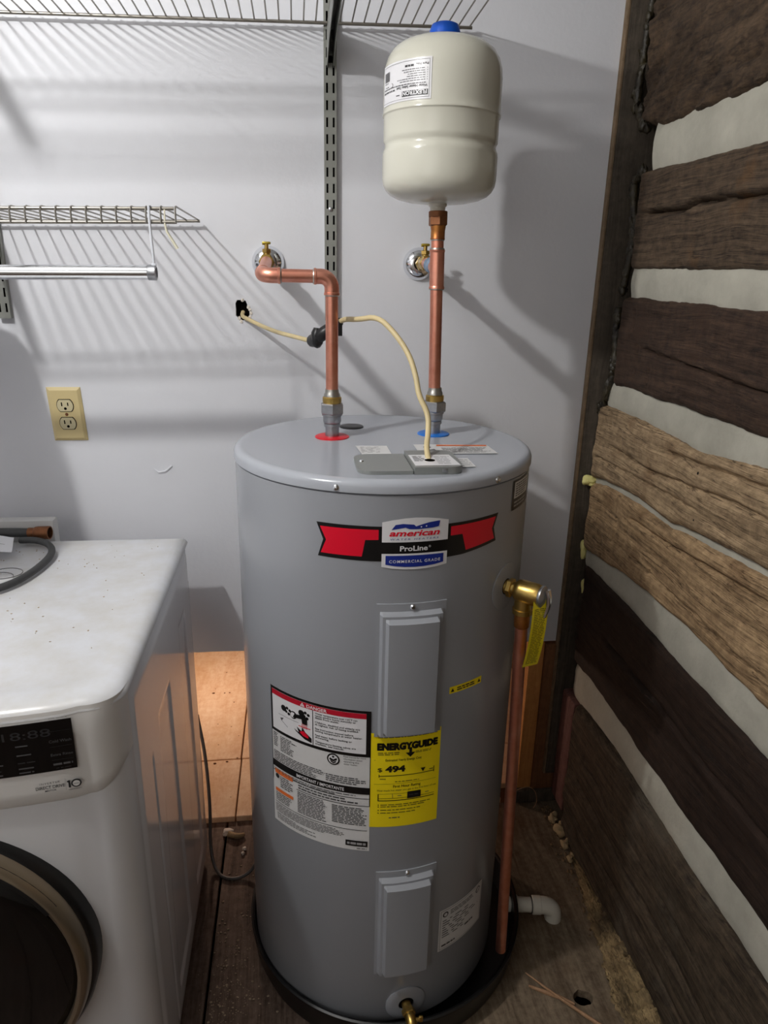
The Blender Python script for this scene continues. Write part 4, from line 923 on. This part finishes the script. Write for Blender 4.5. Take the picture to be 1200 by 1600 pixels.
mb = MB(); mb.tube([(-0.2105, -0.309, 1.508), (-0.2110, -0.3105, 1.486), (-0.2090, -0.308, 1.474), (-0.2000, -0.305, 1.458), (-0.1945, -0.304, 1.448)], 0.0020, 6, rfun=lambda t: 0.6 + 0.9 * t); obj('strip', mb, mat('clear_tape', (226, 222, 200), 0.3), tie)

# ================================================================== electrical outlet
ot = empty('wall_outlet', (-0.498, 0, 1.112), 'ivory duplex wall outlet on the white wall above the washing machine', 'outlet')
b = MB(); w2, h2 = 0.0352, 0.0585
vs = [(-w2, 0, -h2), (w2, 0, -h2), (w2, 0, h2), (-w2, 0, h2), (-w2, -0.002, -h2), (w2, -0.002, -h2), (w2, -0.002, h2), (-w2, -0.002, h2)]
i_ = 0.0065; vs += [(-w2 + i_, -0.0065, -h2 + i_), (w2 - i_, -0.0065, -h2 + i_), (w2 - i_, -0.0065, h2 - i_), (-w2 + i_, -0.0065, h2 - i_)]
tl = math.radians(-2.6)
def orot(v): return (-0.498 + v[0] * math.cos(tl) + v[2] * math.sin(tl), v[1], 1.112 - v[0] * math.sin(tl) * 0.1 + v[2] * math.cos(tl))
b.add([orot(v) for v in vs], [(3, 2, 1, 0), (8, 9, 10, 11)] + [(k, (k + 1) % 4, 4 + (k + 1) % 4, 4 + k) for k in range(4)] + [(4 + k, 4 + (k + 1) % 4, 8 + (k + 1) % 4, 8 + k) for k in range(4)])
obj('cover_plate', b, M['ivory'], ot, smooth=0)
for sz in (0.0195, -0.0195):
    shp = [(0.0165 * math.cos(a), max(-0.0125, min(0.0125, 0.0165 * math.sin(a)))) for a in [2 * PI * k / 36 for k in range(36)]]
    b = MB(); b.prism([(p * 1.09, q_ * 1.12) for p, q_ in shp], lambda a, c, d: orot((a, -0.0064 - d, sz + c)), 0, 0.0004); gap = obj('receptacle_gap', b, M['void'], ot, smooth=0)
    b = MB(); b.prism(shp, lambda a, c, d: orot((a, -0.0064 - d, sz + c)), 0, 0.0022); fc = obj('receptacle', b, M['ivory_face'], ot, smooth=0)
    b = MB()
    for xx, hh in ((-0.0063, 0.0042), (0.0063, 0.0036)): b.prism([(xx - 0.0012, -hh + 0.003), (xx + 0.0012, -hh + 0.003), (xx + 0.0012, hh + 0.003), (xx - 0.0012, hh + 0.003)], lambda a, c, d: orot((a, -0.0064 - d, sz + c)), 0.0018, 0.0025)
    b.prism([(0.003 * math.cos(2 * PI * k / 12), -0.0065 + 0.003 * math.sin(2 * PI * k / 12)) for k in range(12)], lambda a, c, d: orot((a, -0.0064 - d, sz + c)), 0.0018, 0.0025)
    obj('slots', b, M['void'], fc, smooth=0)
b = MB(); b.lathe(orot((0, -0.0065, 0)), (0, -1, 0), [(0.0035, 0), (0.003, 0.001), (0, 0.0014)], 12); obj('screw', b, M['bronze'], ot)

# ================================================================== washing machine
WX0, WX1, WYB, WYF = -0.848, -0.248, -0.112, -0.742
washer = empty('washing_machine', ((WX0 + WX1) / 2, -0.42, FLOOR), 'white front loading washing machine with black round door, left of the grey heater', 'washing machine')
def front(x, off=0.0):
    xc = (WX0 + WX1) / 2; u = (x - xc) / 0.27
    return -(0.742 + 0.030 * max(0.0, 1 - u * u) + off)
def outline(off=0.0, rc=0.050, n=10, y_back=WYB):
    """plan outline, from the back right corner round the front to the back left corner"""
    pts = [(WX1 + off, y_back), (WX1 + off, -0.3), (WX1 + off, -0.55)]
    for k in range(n + 1):
        a = PI / 2 * k / n; pts.append((WX1 - rc + (rc + off) * math.cos(a), -(0.692 + (rc + off) * math.sin(a))))
    for k in range(1, 24):
        x = WX1 - rc - (WX1 - WX0 - 2 * rc) * k / 24; pts.append((x, front(x, off)))
    for k in range(n + 1):
        a = PI / 2 + PI / 2 * k / n; pts.append((WX0 + rc + (rc + off) * math.cos(a), -(0.692 + (rc + off) * math.sin(a))))
    pts += [(WX0 - off, -0.55), (WX0 - off, y_back)]
    return pts
def stack(rings):
    """rings: list of (outline, z); closed top and bottom"""
    mb = MB(); n = len(rings[0][0]); vs = []
    for ol, z in rings: vs += [(p[0], p[1], z) for p in ol]
    fs = []
    for r in range(len(rings) - 1):
        for k in range(n): fs.append((r * n + k, r * n + (k + 1) % n, (r + 1) * n + (k + 1) % n, (r + 1) * n + k))
    fs.append(tuple(range(n))[::-1]); fs.append(tuple(range((len(rings) - 1) * n, len(rings) * n)))
    mb.add(vs, fs); return mb
# cabinet with pressed side grooves
obj('cabinet', stack([(outline(-0.012), FLOOR + 0.018), (outline(-0.001), FLOOR + 0.03), (outline(0.0), FLOOR + 0.05), (outline(0.0), 0.757)]), M['white_enamel'], washer, smooth=35)
def sidefn(u, v):
    y = -0.125 - 0.570 * u; z = 0.03 + 0.81 * v
    d = 0.0
    for (ya, yb, yc, yd, za, zb) in ((-0.200, -0.315, -0.215, -0.295, 0.09, 0.735), (-0.405, -0.560, -0.420, -0.530, 0.09, 0.690), (-0.585, -0.597, -0.592, -0.604, 0.05, 0.66)):
        t = (z - za) / (zb - za)
        if -0.02 < t < 1.02:
            a = ya + (yc - ya) * t; c = yb + (yd - yb) * t
            e = min(a - y, y - c, (z - za), (zb - z)); d = max(d, min(1, max(0, e / 0.007)))
    tp_ = min(1.0, (u * 0.570) / 0.02, ((1 - u) * 0.570) / 0.02, (v * 0.81) / 0.02, ((1 - v) * 0.81) / 0.02); tp_ = tp_ * tp_ * (3 - 2 * tp_)
    return (WX1 - 0.0006 + (0.0046 - 0.0038 * d) * tp_, y, z)
mb = MB(); mb.grid(150, 120, sidefn); obj('side_panel', mb, M['white_enamel'], washer, smooth=60, label='glossy white side with pressed grooves')
# control panel wrapping round the front
def cp_ring(z, off, lift=0.0):
    ol = outline(off)
    return ol
CPW = [(p[0], p[1]) for p in outline(0.0055) if p[1] < -0.690]
mb = MB(); vs = []; nz = 12
cpo = [p for p in outline(0.0) if p[1] < -0.690]
for i, p in enumerate(cpo):
    q_ = CPW[min(i, len(CPW) - 1)]
    cornerness = max(0.0, (p[0] - (WX1 - 0.045)) / 0.045)
    zb = 0.7125 + 0.042 * cornerness ** 2
    for j in range(nz + 1):
        t = j / nz; z = zb + (0.856 - zb) * t
        e = min(t * (0.856 - zb) / 0.006, 1.0); e = math.sqrt(1 - (1 - e) ** 2); fe = min(1.0, min(i, len(cpo) - 1 - i) / 6.0); e = max(0.12, e * fe * fe * (3 - 2 * fe))
        d = Vector((q_[0] - p[0], q_[1] - p[1])); 
        back = 0.003 * max(0.0, (t - 0.72) / 0.28) ** 2
        vs.append((p[0] + d.x * e, p[1] + d.y * e + back, z))
nn = len(cpo)
mb.add(vs, [(i * (nz + 1) + j, (i + 1) * (nz + 1) + j, (i + 1) * (nz + 1) + j + 1, i * (nz + 1) + j + 1) for i in range(nn - 1) for j in range(nz)])
panel = obj('control_panel', mb, M['white_plastic'], washer, smooth=50)
b = stack([(outline(-0.003), 0.715), (outline(-0.003), 0.846)]); obj('panel_core', b, M['white_enamel'], washer, smooth=35)
# top
inset = lambda k: [((WX0 + WX1) / 2 + (p[0] - (WX0 + WX1) / 2) * (1 - k / 0.30), -0.44 + (p[1] + 0.44) * (1 - k / 0.32)) for p in outline(0.004)]
obj('top_cover', stack([(inset(0.002), 0.8455), (inset(0.0), 0.847), (inset(0.0005), 0.8500), (inset(0.003), 0.8550), (inset(0.0075), 0.8595), (inset(0.014), 0.8625), (inset(0.022), 0.8640), (inset(0.045), 0.8642), (inset(0.049), 0.8630)]), M['white_dirty'], washer, smooth=35, label='white top with dusty stains')
def wf(s, z, layer):
    x = s / 1000.0; return (x, front(x, 0.0062) - 0.0002 - 0.0004 * layer + 0.0, z / 1000.0)
P = Print(wf, 8)
P.rect(-740, 766, -306.5, 845, 'panel_glass', 0)
P.text('18:88', -362, 822, 17.5, 'print_dim', 1, 'c', 58)
P.text('Cold Wash', -323, 810.5, 6.4, 'print_grey', 1, 'c', 27); P.text('Extra Rinse', -323, 789.5, 6.0, 'print_grey', 1, 'c', 27)
P.lines(-335, 774.5, -311, 778, 1, 'print_grey', 1, 0, 0.9, 12); P.lines(-332, 769, -314, 771, 1, 'print_dim', 1)
for z in (828, 804, 783): P.rect(-336, z, -309, z + 0.5, 'print_dim', 1)
for r_, z in enumerate((812, 798, 786, 777, 770.5)):
    for c_, s in enumerate((-700, -650, -600, -550, -500, -450, -405, -366)): P.lines(s - 11, z - 1.1, s + 11, z + 1.1, 1, 'print_grey' if (r_ + c_) % 3 else 'print_dim', 1, 0.3, 0.9, 14)
P.lines(-333, 847.5, -311, 849, 1, 'lbl_mid', 1)
P.text('INVERTER', -343, 746.5, 4.2, 'lbl_print', 1, 'c', 25, space=1.3); P.text('DIRECT DRIVE', -343, 739.0, 7.0, 'lbl_print_dark', 1, 'c', 36, bold=0.006); P.text('MOTOR', -343, 734.6, 3.6, 'lbl_print_dark', 1, 'c', 14, bold=0.01)
P.rect(-324.2, 733, -323.8, 752, 'lbl_mid', 1)
P.rect(-320.5, 735.5, -318, 747.5, 'lbl_print_dark', 1); P.rect(-322, 744.5, -320, 746.8, 'lbl_print_dark', 1); P.disc(-310.5, 741.5, 6.6, 'lbl_print_dark', 1, 24); P.disc(-310.5, 741.5, 4.6, 'white_plastic', 2, 24); P.text('YEAR', -310.5, 740.3, 2.8, 'lbl_print_dark', 3, 'c', 7); P.text('WARRANTY', -313, 731.3, 2.8, 'lbl_print_dark', 1, 'c', 17)
P.done('display', panel, 'black glass control display with grey lettering')
# door
DX, DZ, DR = -0.560, 0.453, 0.2475
yd0 = front(DX) - 0.001
b = MB(); b.lathe((DX, yd0 + 0.055, DZ), (0, -1, 0), [(0, 0), (DR + 0.004, 0), (DR + 0.004, 0.050), (DR, 0.058), (0.244, 0.060), (0, 0.060)], 96); obj('door_gap', b, M['black'], washer)
b = MB(); b.lathe((DX, yd0, DZ), (0, -1, 0), [(0.2445, -0.004), (0.2445, 0.012), (0.2425, 0.023), (0.239, 0.029), (0.235, 0.0305), (0.230, 0.028), (0.2275, 0.020), (0.2275, 0.0), (0.2445, -0.004)], 96); door = obj('door_ring', b, M['door_ring'], washer, label='brushed brownish metal door ring')
b = MB(); b.lathe((DX, yd0, DZ), (0, -1, 0), [(0.229, 0.0), (0.228, 0.016), (0.222, 0.022), (0.20, 0.030), (0.15, 0.037), (0.09, 0.042), (0, 0.044)], 96); obj('door_glass', b, M['door_glass'], washer, label='black door glass')
mb = MB()
def hnd(u, v):
    a = math.radians(28 + 40 * u); r = 0.229 + 0.014 * v
    return (DX + r * math.cos(a), yd0 - 0.0315 + 0.010 * v * v, DZ + r * math.sin(a))
mb.grid(30, 4, hnd); obj('door_handle', mb, M['black'], washer, smooth=60)
for x in (WX0 + 0.06, WX1 - 0.06):
    for y in (-0.20, -0.66):
        b = MB(); b.cyl((x, y, FLOOR), (x, y, FLOOR + 0.022), 0.02, 16); obj('foot', b, M['rubber'], washer)

# --- things on and behind the washer
TOPZ = 0.8642
b = MB(); b.box((-1.45, -0.107, FLOOR), (-0.5215, -0.078, 0.9025), 0.002); tag(obj('white_board', b, mat('white_board_paint', (206, 206, 206), 0.5)), 'white painted board standing between the wall and the washing machine', 'board')
hose = empty('inlet_hose', (-0.53, -0.17, TOPZ), 'dark grey rubber hose with copper coloured fitting looping on top of the washing machine', 'hose')
b = MB(); b.tube([(-0.575, -0.152, 0.876), (-0.545, -0.160, 0.879), (-0.520, -0.172, 0.878), (-0.500, -0.195, 0.876), (-0.490, -0.225, 0.8745), (-0.4885, -0.262, 0.8735), (-0.496, -0.320, 0.8735), (-0.515, -0.375, 0.8735), (-0.555, -0.410, 0.8735), (-0.62, -0.43, 0.8735), (-0.70, -0.40, 0.8735)], 0.0068, 14, smooth=2); obj('rubber_tube', b, M['rubber'], hose)
fa = Vector((0.99, -0.12, 0.02)).normalized(); f0 = Vector((-0.563, -0.134, 0.886))
b = MB(); b.cyl(f0 - fa * 0.10, f0, 0.0095, 16); obj('crimp_sleeve', b, M['rubber'], hose)
b = MB(); b.lathe(f0, fa, [(0, 0), (0.0105, 0), (0.0105, 0.012), (0.0125, 0.014), (0.0135, 0.020), (0.0140, 0.044), (0.0115, 0.0445), (0.0110, 0.030), (0, 0.030)], 24); obj('coupling_nut', b, M['bronze'], hose, label='copper coloured coupling nut')
b = MB(); b.lathe(f0 + fa * 0.0302, fa, [(0.0055, 0), (0.0108, 0), (0.0108, 0.006), (0.0055, 0.007), (0.0055, 0)], 20); obj('washer_seal', b, M['black'], hose)
pp = empty('paper_sheet', (-0.64, -0.12, TOPZ), 'white printed paper sheet at the back left of the washing machine top', 'paper')
def pf(u, v):
    a = Vector((-0.80, -0.045)) ; 
    x = -0.760 + 0.178 * u + 0.02 * v; y = -0.130 - 0.035 * u - 0.100 * v + 0.03 * u * v
    return (x, y, 0.886 + 0.012 * (1 - u) + 0.004 * math.sin(u * 3 + v * 2))
mb = MB(); mb.grid(10, 8, pf); mb.grid(10, 8, lambda u, v: (pf(u, v)[0], pf(u, v)[1], pf(u, v)[2] - 0.0006)); obj('sheet', mb, M['paper'], pp, smooth=60, fix=False)
P = Print(lambda s, z, l: (pf(s / 100.0, z / 100.0)[0], pf(s / 100.0, z / 100.0)[1], pf(s / 100.0, z / 100.0)[2] + 0.0006), 20)
P.lines(8, 12, 92, 90, 9, 'lbl_mid', 0, 0.3, 0.3, 14, 3); P.done('print', pp)
wr = empty('wire_tie', (-0.54, -0.33, TOPZ), 'thin curled grey wire tie beside the hose on the washing machine top', 'wire')
mb = MB(); mb.tube([(-0.560 + 0.030 * math.cos(k * 0.7) + 0.002 * k, -0.322 + 0.022 * math.sin(k * 0.7), TOPZ + 0.0012 + 0.0009 * k) for k in range(14)], 0.0009, 6, smooth=1); obj('wire', mb, M['cord'], wr)
mb = MB(); r_ = random.Random(5)
for k in range(70):
    x = -0.64 + 0.36 * r_.random(); y = -0.60 + 0.44 * r_.random()
    mb.blob((x, y, 0.8634), (0.0016 * r_.random() + 0.0005, 0.0016 * r_.random() + 0.0005, 0.0008), k, 0.4, 0, 1)
gr = obj('grit', mb, M['dust'], washer, smooth=60); gr['kind'] = 'stuff'

# grey cord between washer and heater
cd = empty('grey_cord', (-0.24, -0.10, FLOOR), 'thin grey cord hanging beside the washing machine, curving over the floor to the heater', 'cord')
b = MB(); b.tube([(-0.262, -0.045, 0.36), (-0.259, -0.052, 0.345), (-0.243, -0.08, 0.265), (-0.237, -0.10, 0.125), (-0.2395, -0.125, 0.040), (-0.232, -0.155, 0.002), (-0.215, -0.185, FLOOR + 0.0045), (-0.190, -0.203, FLOOR + 0.0045), (-0.156, -0.201, FLOOR + 0.0045), (-0.128, -0.190, 0.004), (-0.112, -0.182, 0.040)], 0.0042, 10, smooth=3); obj('cord', b, M['cord'], cd)

# ================================================================== foam, splinters and crumbs
fo = empty('foam_seam', (0.706, -0.09, 1.144), 'lumpy dark foam seam between the corner board and the log ends', 'foam')
FOAM_RUNS = ([(0.705, -0.060, 2.00), (0.705, -0.054, 1.935), (0.705, -0.044, 1.878), (0.705, -0.040, 1.818), (0.705, -0.032, 1.763), (0.705, -0.068, 1.722), (0.705, -0.099, 1.703)],
    [(0.705, -0.108, 1.629), (0.705, -0.064, 1.602), (0.705, -0.091, 1.538), (0.705, -0.096, 1.476), (0.705, -0.086, 1.425), (0.705, -0.076, 1.392)],
    [(0.705, -0.066, 1.358), (0.705, -0.072, 1.290), (0.705, -0.080, 1.236), (0.705, -0.075, 1.192), (0.704, -0.057, 1.150), (0.704, -0.035, 1.128)])
b = MB(); r_ = random.Random(2)
for q_, run in enumerate(FOAM_RUNS):
    b.tube(run, 0.010, 12, smooth=3, rfun=lambda t, q_=q_: 0.65 + 0.9 * abs(noise.noise(Vector((t * 19, q_ * 4.1, 0)))))
    for k in range(26):
        t = r_.random() * (len(run) - 1.001); i = int(t); p = Vector(run[i]).lerp(Vector(run[i + 1]), t - i)
        b.blob((p.x + 0.006 * (r_.random() - 0.8), p.y + 0.014 * (r_.random() - 0.5), p.z + 0.01 * (r_.random() - 0.5)), (0.007, 0.009, 0.012), k, 0.7, 0, 1)
obj('foam_bead', b, M['foam_dark'], fo, smooth=70)['kind'] = 'stuff'
def foam(x, y, z, r, seed, label, m='foam', n=5):
    t = empty('foam_blob', (x, y, z), label, 'foam', 'foam blobs along the corner board')
    mb = MB(); rr = random.Random(seed)
    mb.blob((x, y, z), r, seed, 0.5, 0, 3)
    for k in range(n): mb.blob((x + r[0] * 1.3 * (rr.random() - 0.5), y + r[1] * (rr.random() - 0.5), z + r[2] * 1.7 * (rr.random() - 0.5)), tuple(v * 0.55 for v in r), seed + k + 1, 0.5, 0, 2)
    obj('foam', mb, M[m], t, smooth=80)
foam(0.700, -0.070, 1.180, (0.009, 0.010, 0.024), 21, 'narrow olive foam blob at the lower end of the dark foam seam', 'foam_dark')
t_ = foam(0.700, -0.034, 0.955, (0.018, 0.012, 0.012), 31, 'largest pale yellow foam blob on the corner board, at the log joint')
foam(0.704, -0.034, 0.775, (0.008, 0.010, 0.022), 41, 'middle yellow foam blob, upright, on the corner board beside the tan log end')
foam(0.712, -0.046, 0.682, (0.007, 0.008, 0.018), 51, 'lowest and smallest yellow foam blob, by the black brown log end')
def ground(name, label, cat, pts, m, group=None, sub=2, rough=0.5):
    x, y, z = pts[0][0]
    t = empty(name, (x, y, z - pts[0][1][2]), label, cat, group); mb = MB()
    for k, (c, r) in enumerate(pts): mb.blob(c, r, k + hash(name) % 7, rough, 0, sub)
    obj('lump', mb, M[m], t, smooth=70); return t
for k, (x, y, r, lb) in enumerate(((0.683, -0.085, 0.011, 'tan foam lump at the foot of the corner, nearest the opening'), (0.688, -0.130, 0.014, 'largest tan foam lump at the foot of the bottom log'), (0.684, -0.180, 0.010, 'tan foam lump at the foot of the bottom log, third from the corner'), (0.680, -0.225, 0.008, 'small tan foam crumb farthest from the corner along the bottom log'))):
    t = empty('foam_lump', (x, y, FLOOR), lb, 'foam', 'foam lumps along the log foot'); mb = MB()
    mb.blob((x, y, FLOOR + r * 0.8), (r, r * 1.3, r), 60 + k, 0.7, 0, 3); mb.blob((x + 0.01, y + r, FLOOR + r * 1.2), (r * 0.6, r * 0.7, r * 0.8), 70 + k, 0.7, 0, 2); obj('foam', mb, M['foam_tan'], t, smooth=80)
mb = MB(); r_ = random.Random(9)
for k in range(320):
    u = r_.random(); y = -0.03 - 0.58 * u ** 1.5; x = 0.683 - 0.030 * r_.random() ** 2 - 0.012 * u + (0.015 if y > -0.15 else 0); s_ = 0.0007 + 0.0042 * r_.random() ** 3
    mb.blob((x, y, FLOOR + s_ * 0.5), (s_, s_ * 1.3, s_ * 0.8), k, 0.7, 0, 1)
tag(obj('log_crumbs', mb, M['dirt'], smooth=70), 'tan crumbs and dirt scattered along the foot of the bottom log', 'debris', kind='stuff')
# splinter on the floor
tw = empty('wood_splinter', (0.475, -0.536, FLOOR), 'long forked pale wood splinter on the floor near the round hole', 'splinter')
b = MB(); b.tube([(0.468, -0.520, FLOOR + 0.006), (0.498, -0.560, FLOOR + 0.010), (0.540, -0.604, FLOOR + 0.008), (0.612, -0.672, FLOOR + 0.004), (0.65, -0.705, FLOOR + 0.003)], 0.0036, 6, smooth=1, rfun=lambda t: 0.35 + 1.2 * t); obj('long_prong', b, M['twig'], tw)
b = MB(); b.tube([(0.466, -0.548, FLOOR + 0.004), (0.492, -0.563, FLOOR + 0.004), (0.520, -0.578, FLOOR + 0.005), (0.548, -0.598, FLOOR + 0.006)], 0.0040, 6, smooth=1, rfun=lambda t: 0.5 + 0.6 * math.sin(PI * t)); obj('short_prong', b, M['twig'], tw)
st = empty('straw_wisp', (0.64, -0.03, 0.03), 'thin curled straw wisp on the sill right of the copper discharge pipe', 'straw')
b = MB(); b.tube([(0.585, -0.03, 0.045), (0.605, -0.032, 0.058), (0.63, -0.032, 0.062), (0.648, -0.034, 0.045), (0.655, -0.036, 0.010), (0.640, -0.05, 0.002)], 0.0010, 6, smooth=2); obj('wisp', b, M['twig'], st)
# paper scrap and crumbs on the left
cp = empty('bark_chip', (-0.195, -0.055, FLOOR), 'pale curled chip lying at the edge of the lit plywood', 'chip')
mb = MB(); mb.blob((-0.203, -0.050, FLOOR + 0.009), (0.015, 0.010, 0.009), 5, 0.5, 0, 3); obj('pale_end', mb, M['crumb'], cp, smooth=70)
mb = MB(); mb.tube([(-0.200, -0.055, FLOOR + 0.008), (-0.185, -0.066, FLOOR + 0.010), (-0.170, -0.064, FLOOR + 0.008), (-0.160, -0.058, FLOOR + 0.006)], 0.009, 10, smooth=2, rfun=lambda t: 1.0 - 0.55 * t); obj('brown_end', mb, M['foam_tan'], cp, smooth=70)
for k, (x, y, r) in enumerate(((-0.157, -0.108, 0.0055), (-0.160, -0.122, 0.0045))):
    t = empty('white_crumb', (x, y, FLOOR), ('white crumb on the floor by the heater, the farther of the pair', 'white crumb on the floor by the heater, the nearer of the pair')[k], 'crumb', 'white crumbs by the heater')
    mb = MB(); mb.blob((x, y, FLOOR + r * 0.8), (r, r, r), 80 + k, 0.6, 0, 2); obj('crumb', mb, M['crumb'], t, smooth=70)
mb = MB(); r_ = random.Random(12)
for k in range(260):
    x = -0.20 + 0.20 * r_.random() ** 1.4; y = -0.10 - 0.55 * r_.random() ** 0.6; s_ = 0.0006 + 0.0016 * r_.random() ** 3
    if (x - PX) ** 2 + (y - PY) ** 2 < 0.31 ** 2: continue
    mb.blob((x, y, FLOOR + s_ * 0.5), (s_ * 1.6, s_ * 1.2, s_ * 0.6), k, 0.5, 0, 1)
for k in range(260):
    x = -0.165 + 0.030 * r_.gauss(0, 1); y = -0.50 + 0.09 * r_.gauss(0, 1); s_ = 0.0006 + 0.0011 * r_.random() ** 3
    if (x - PX) ** 2 + (y - PY) ** 2 < 0.31 ** 2 or abs(x + 0.2087) < 0.005 or x < -0.235: continue
    mb.blob((x, y, FLOOR + s_ * 0.5), (s_ * 1.6, s_ * 1.2, s_ * 0.6), k, 0.5, 0, 1)
tag(obj('sawdust', mb, M['dust'], smooth=70), 'pale sawdust scattered on the floorboards between the washing machine and the heater', 'sawdust', kind='stuff')
mb = MB(); r_ = random.Random(14)
for k in range(40):
    x = -0.32 + 0.45 * r_.random(); y = 0.05 + 0.8 * r_.random(); s_ = 0.001 + 0.0022 * r_.random() ** 2
    mb.blob((x, y, s_ * 0.4), (s_ * 1.8, s_ * 1.2, s_ * 0.6), k, 0.5, 0, 1)
tag(obj('wood_chips', mb, M['stud'], smooth=70), 'small brown wood chips scattered on the lit plywood beyond the wall', 'debris', kind='stuff')

# folded clothes on a hanger at the left end of the lower rod, just outside the frame; they shade the wall and the washer top
gm = empty('hanging_garment', (-0.64, -0.312, 1.265), 'folded grey trousers on a wire hanger at the far end of the chrome rod', 'clothes')
def gf(u, v):
    a = 2 * PI * u; zz = 1.265 + 0.127 * v
    return (-0.636 + (0.070 - 0.020 * v) * max(-1, min(1, 1.6 * math.cos(a))) + 0.003 * math.sin(9 * a + 3 * v), -0.325 + (0.215 - 0.01 * v) * math.sin(a), zz + 0.003 * math.sin(7 * a) * (1 - v))
mb = MB(); mb.grid(72, 10, gf); k = len(mb.v)
mb.f += [tuple(i * 11 for i in range(72)), tuple(i * 11 + 10 for i in range(72))]; mb.m += [0, 0]
obj('cloth', mb, mat('grey_cloth', (120, 120, 124), 0.9), gm, smooth=60)
mb = MB(); mb.tube([(-0.636, -0.322, 1.392), (-0.636, -0.325, 1.412), (-0.636, -0.322, 1.424), (-0.636, -0.312, 1.4285), (-0.636, -0.302, 1.422)], 0.0014, 8, smooth=2); obj('hook', mb, M['steel'], gm)
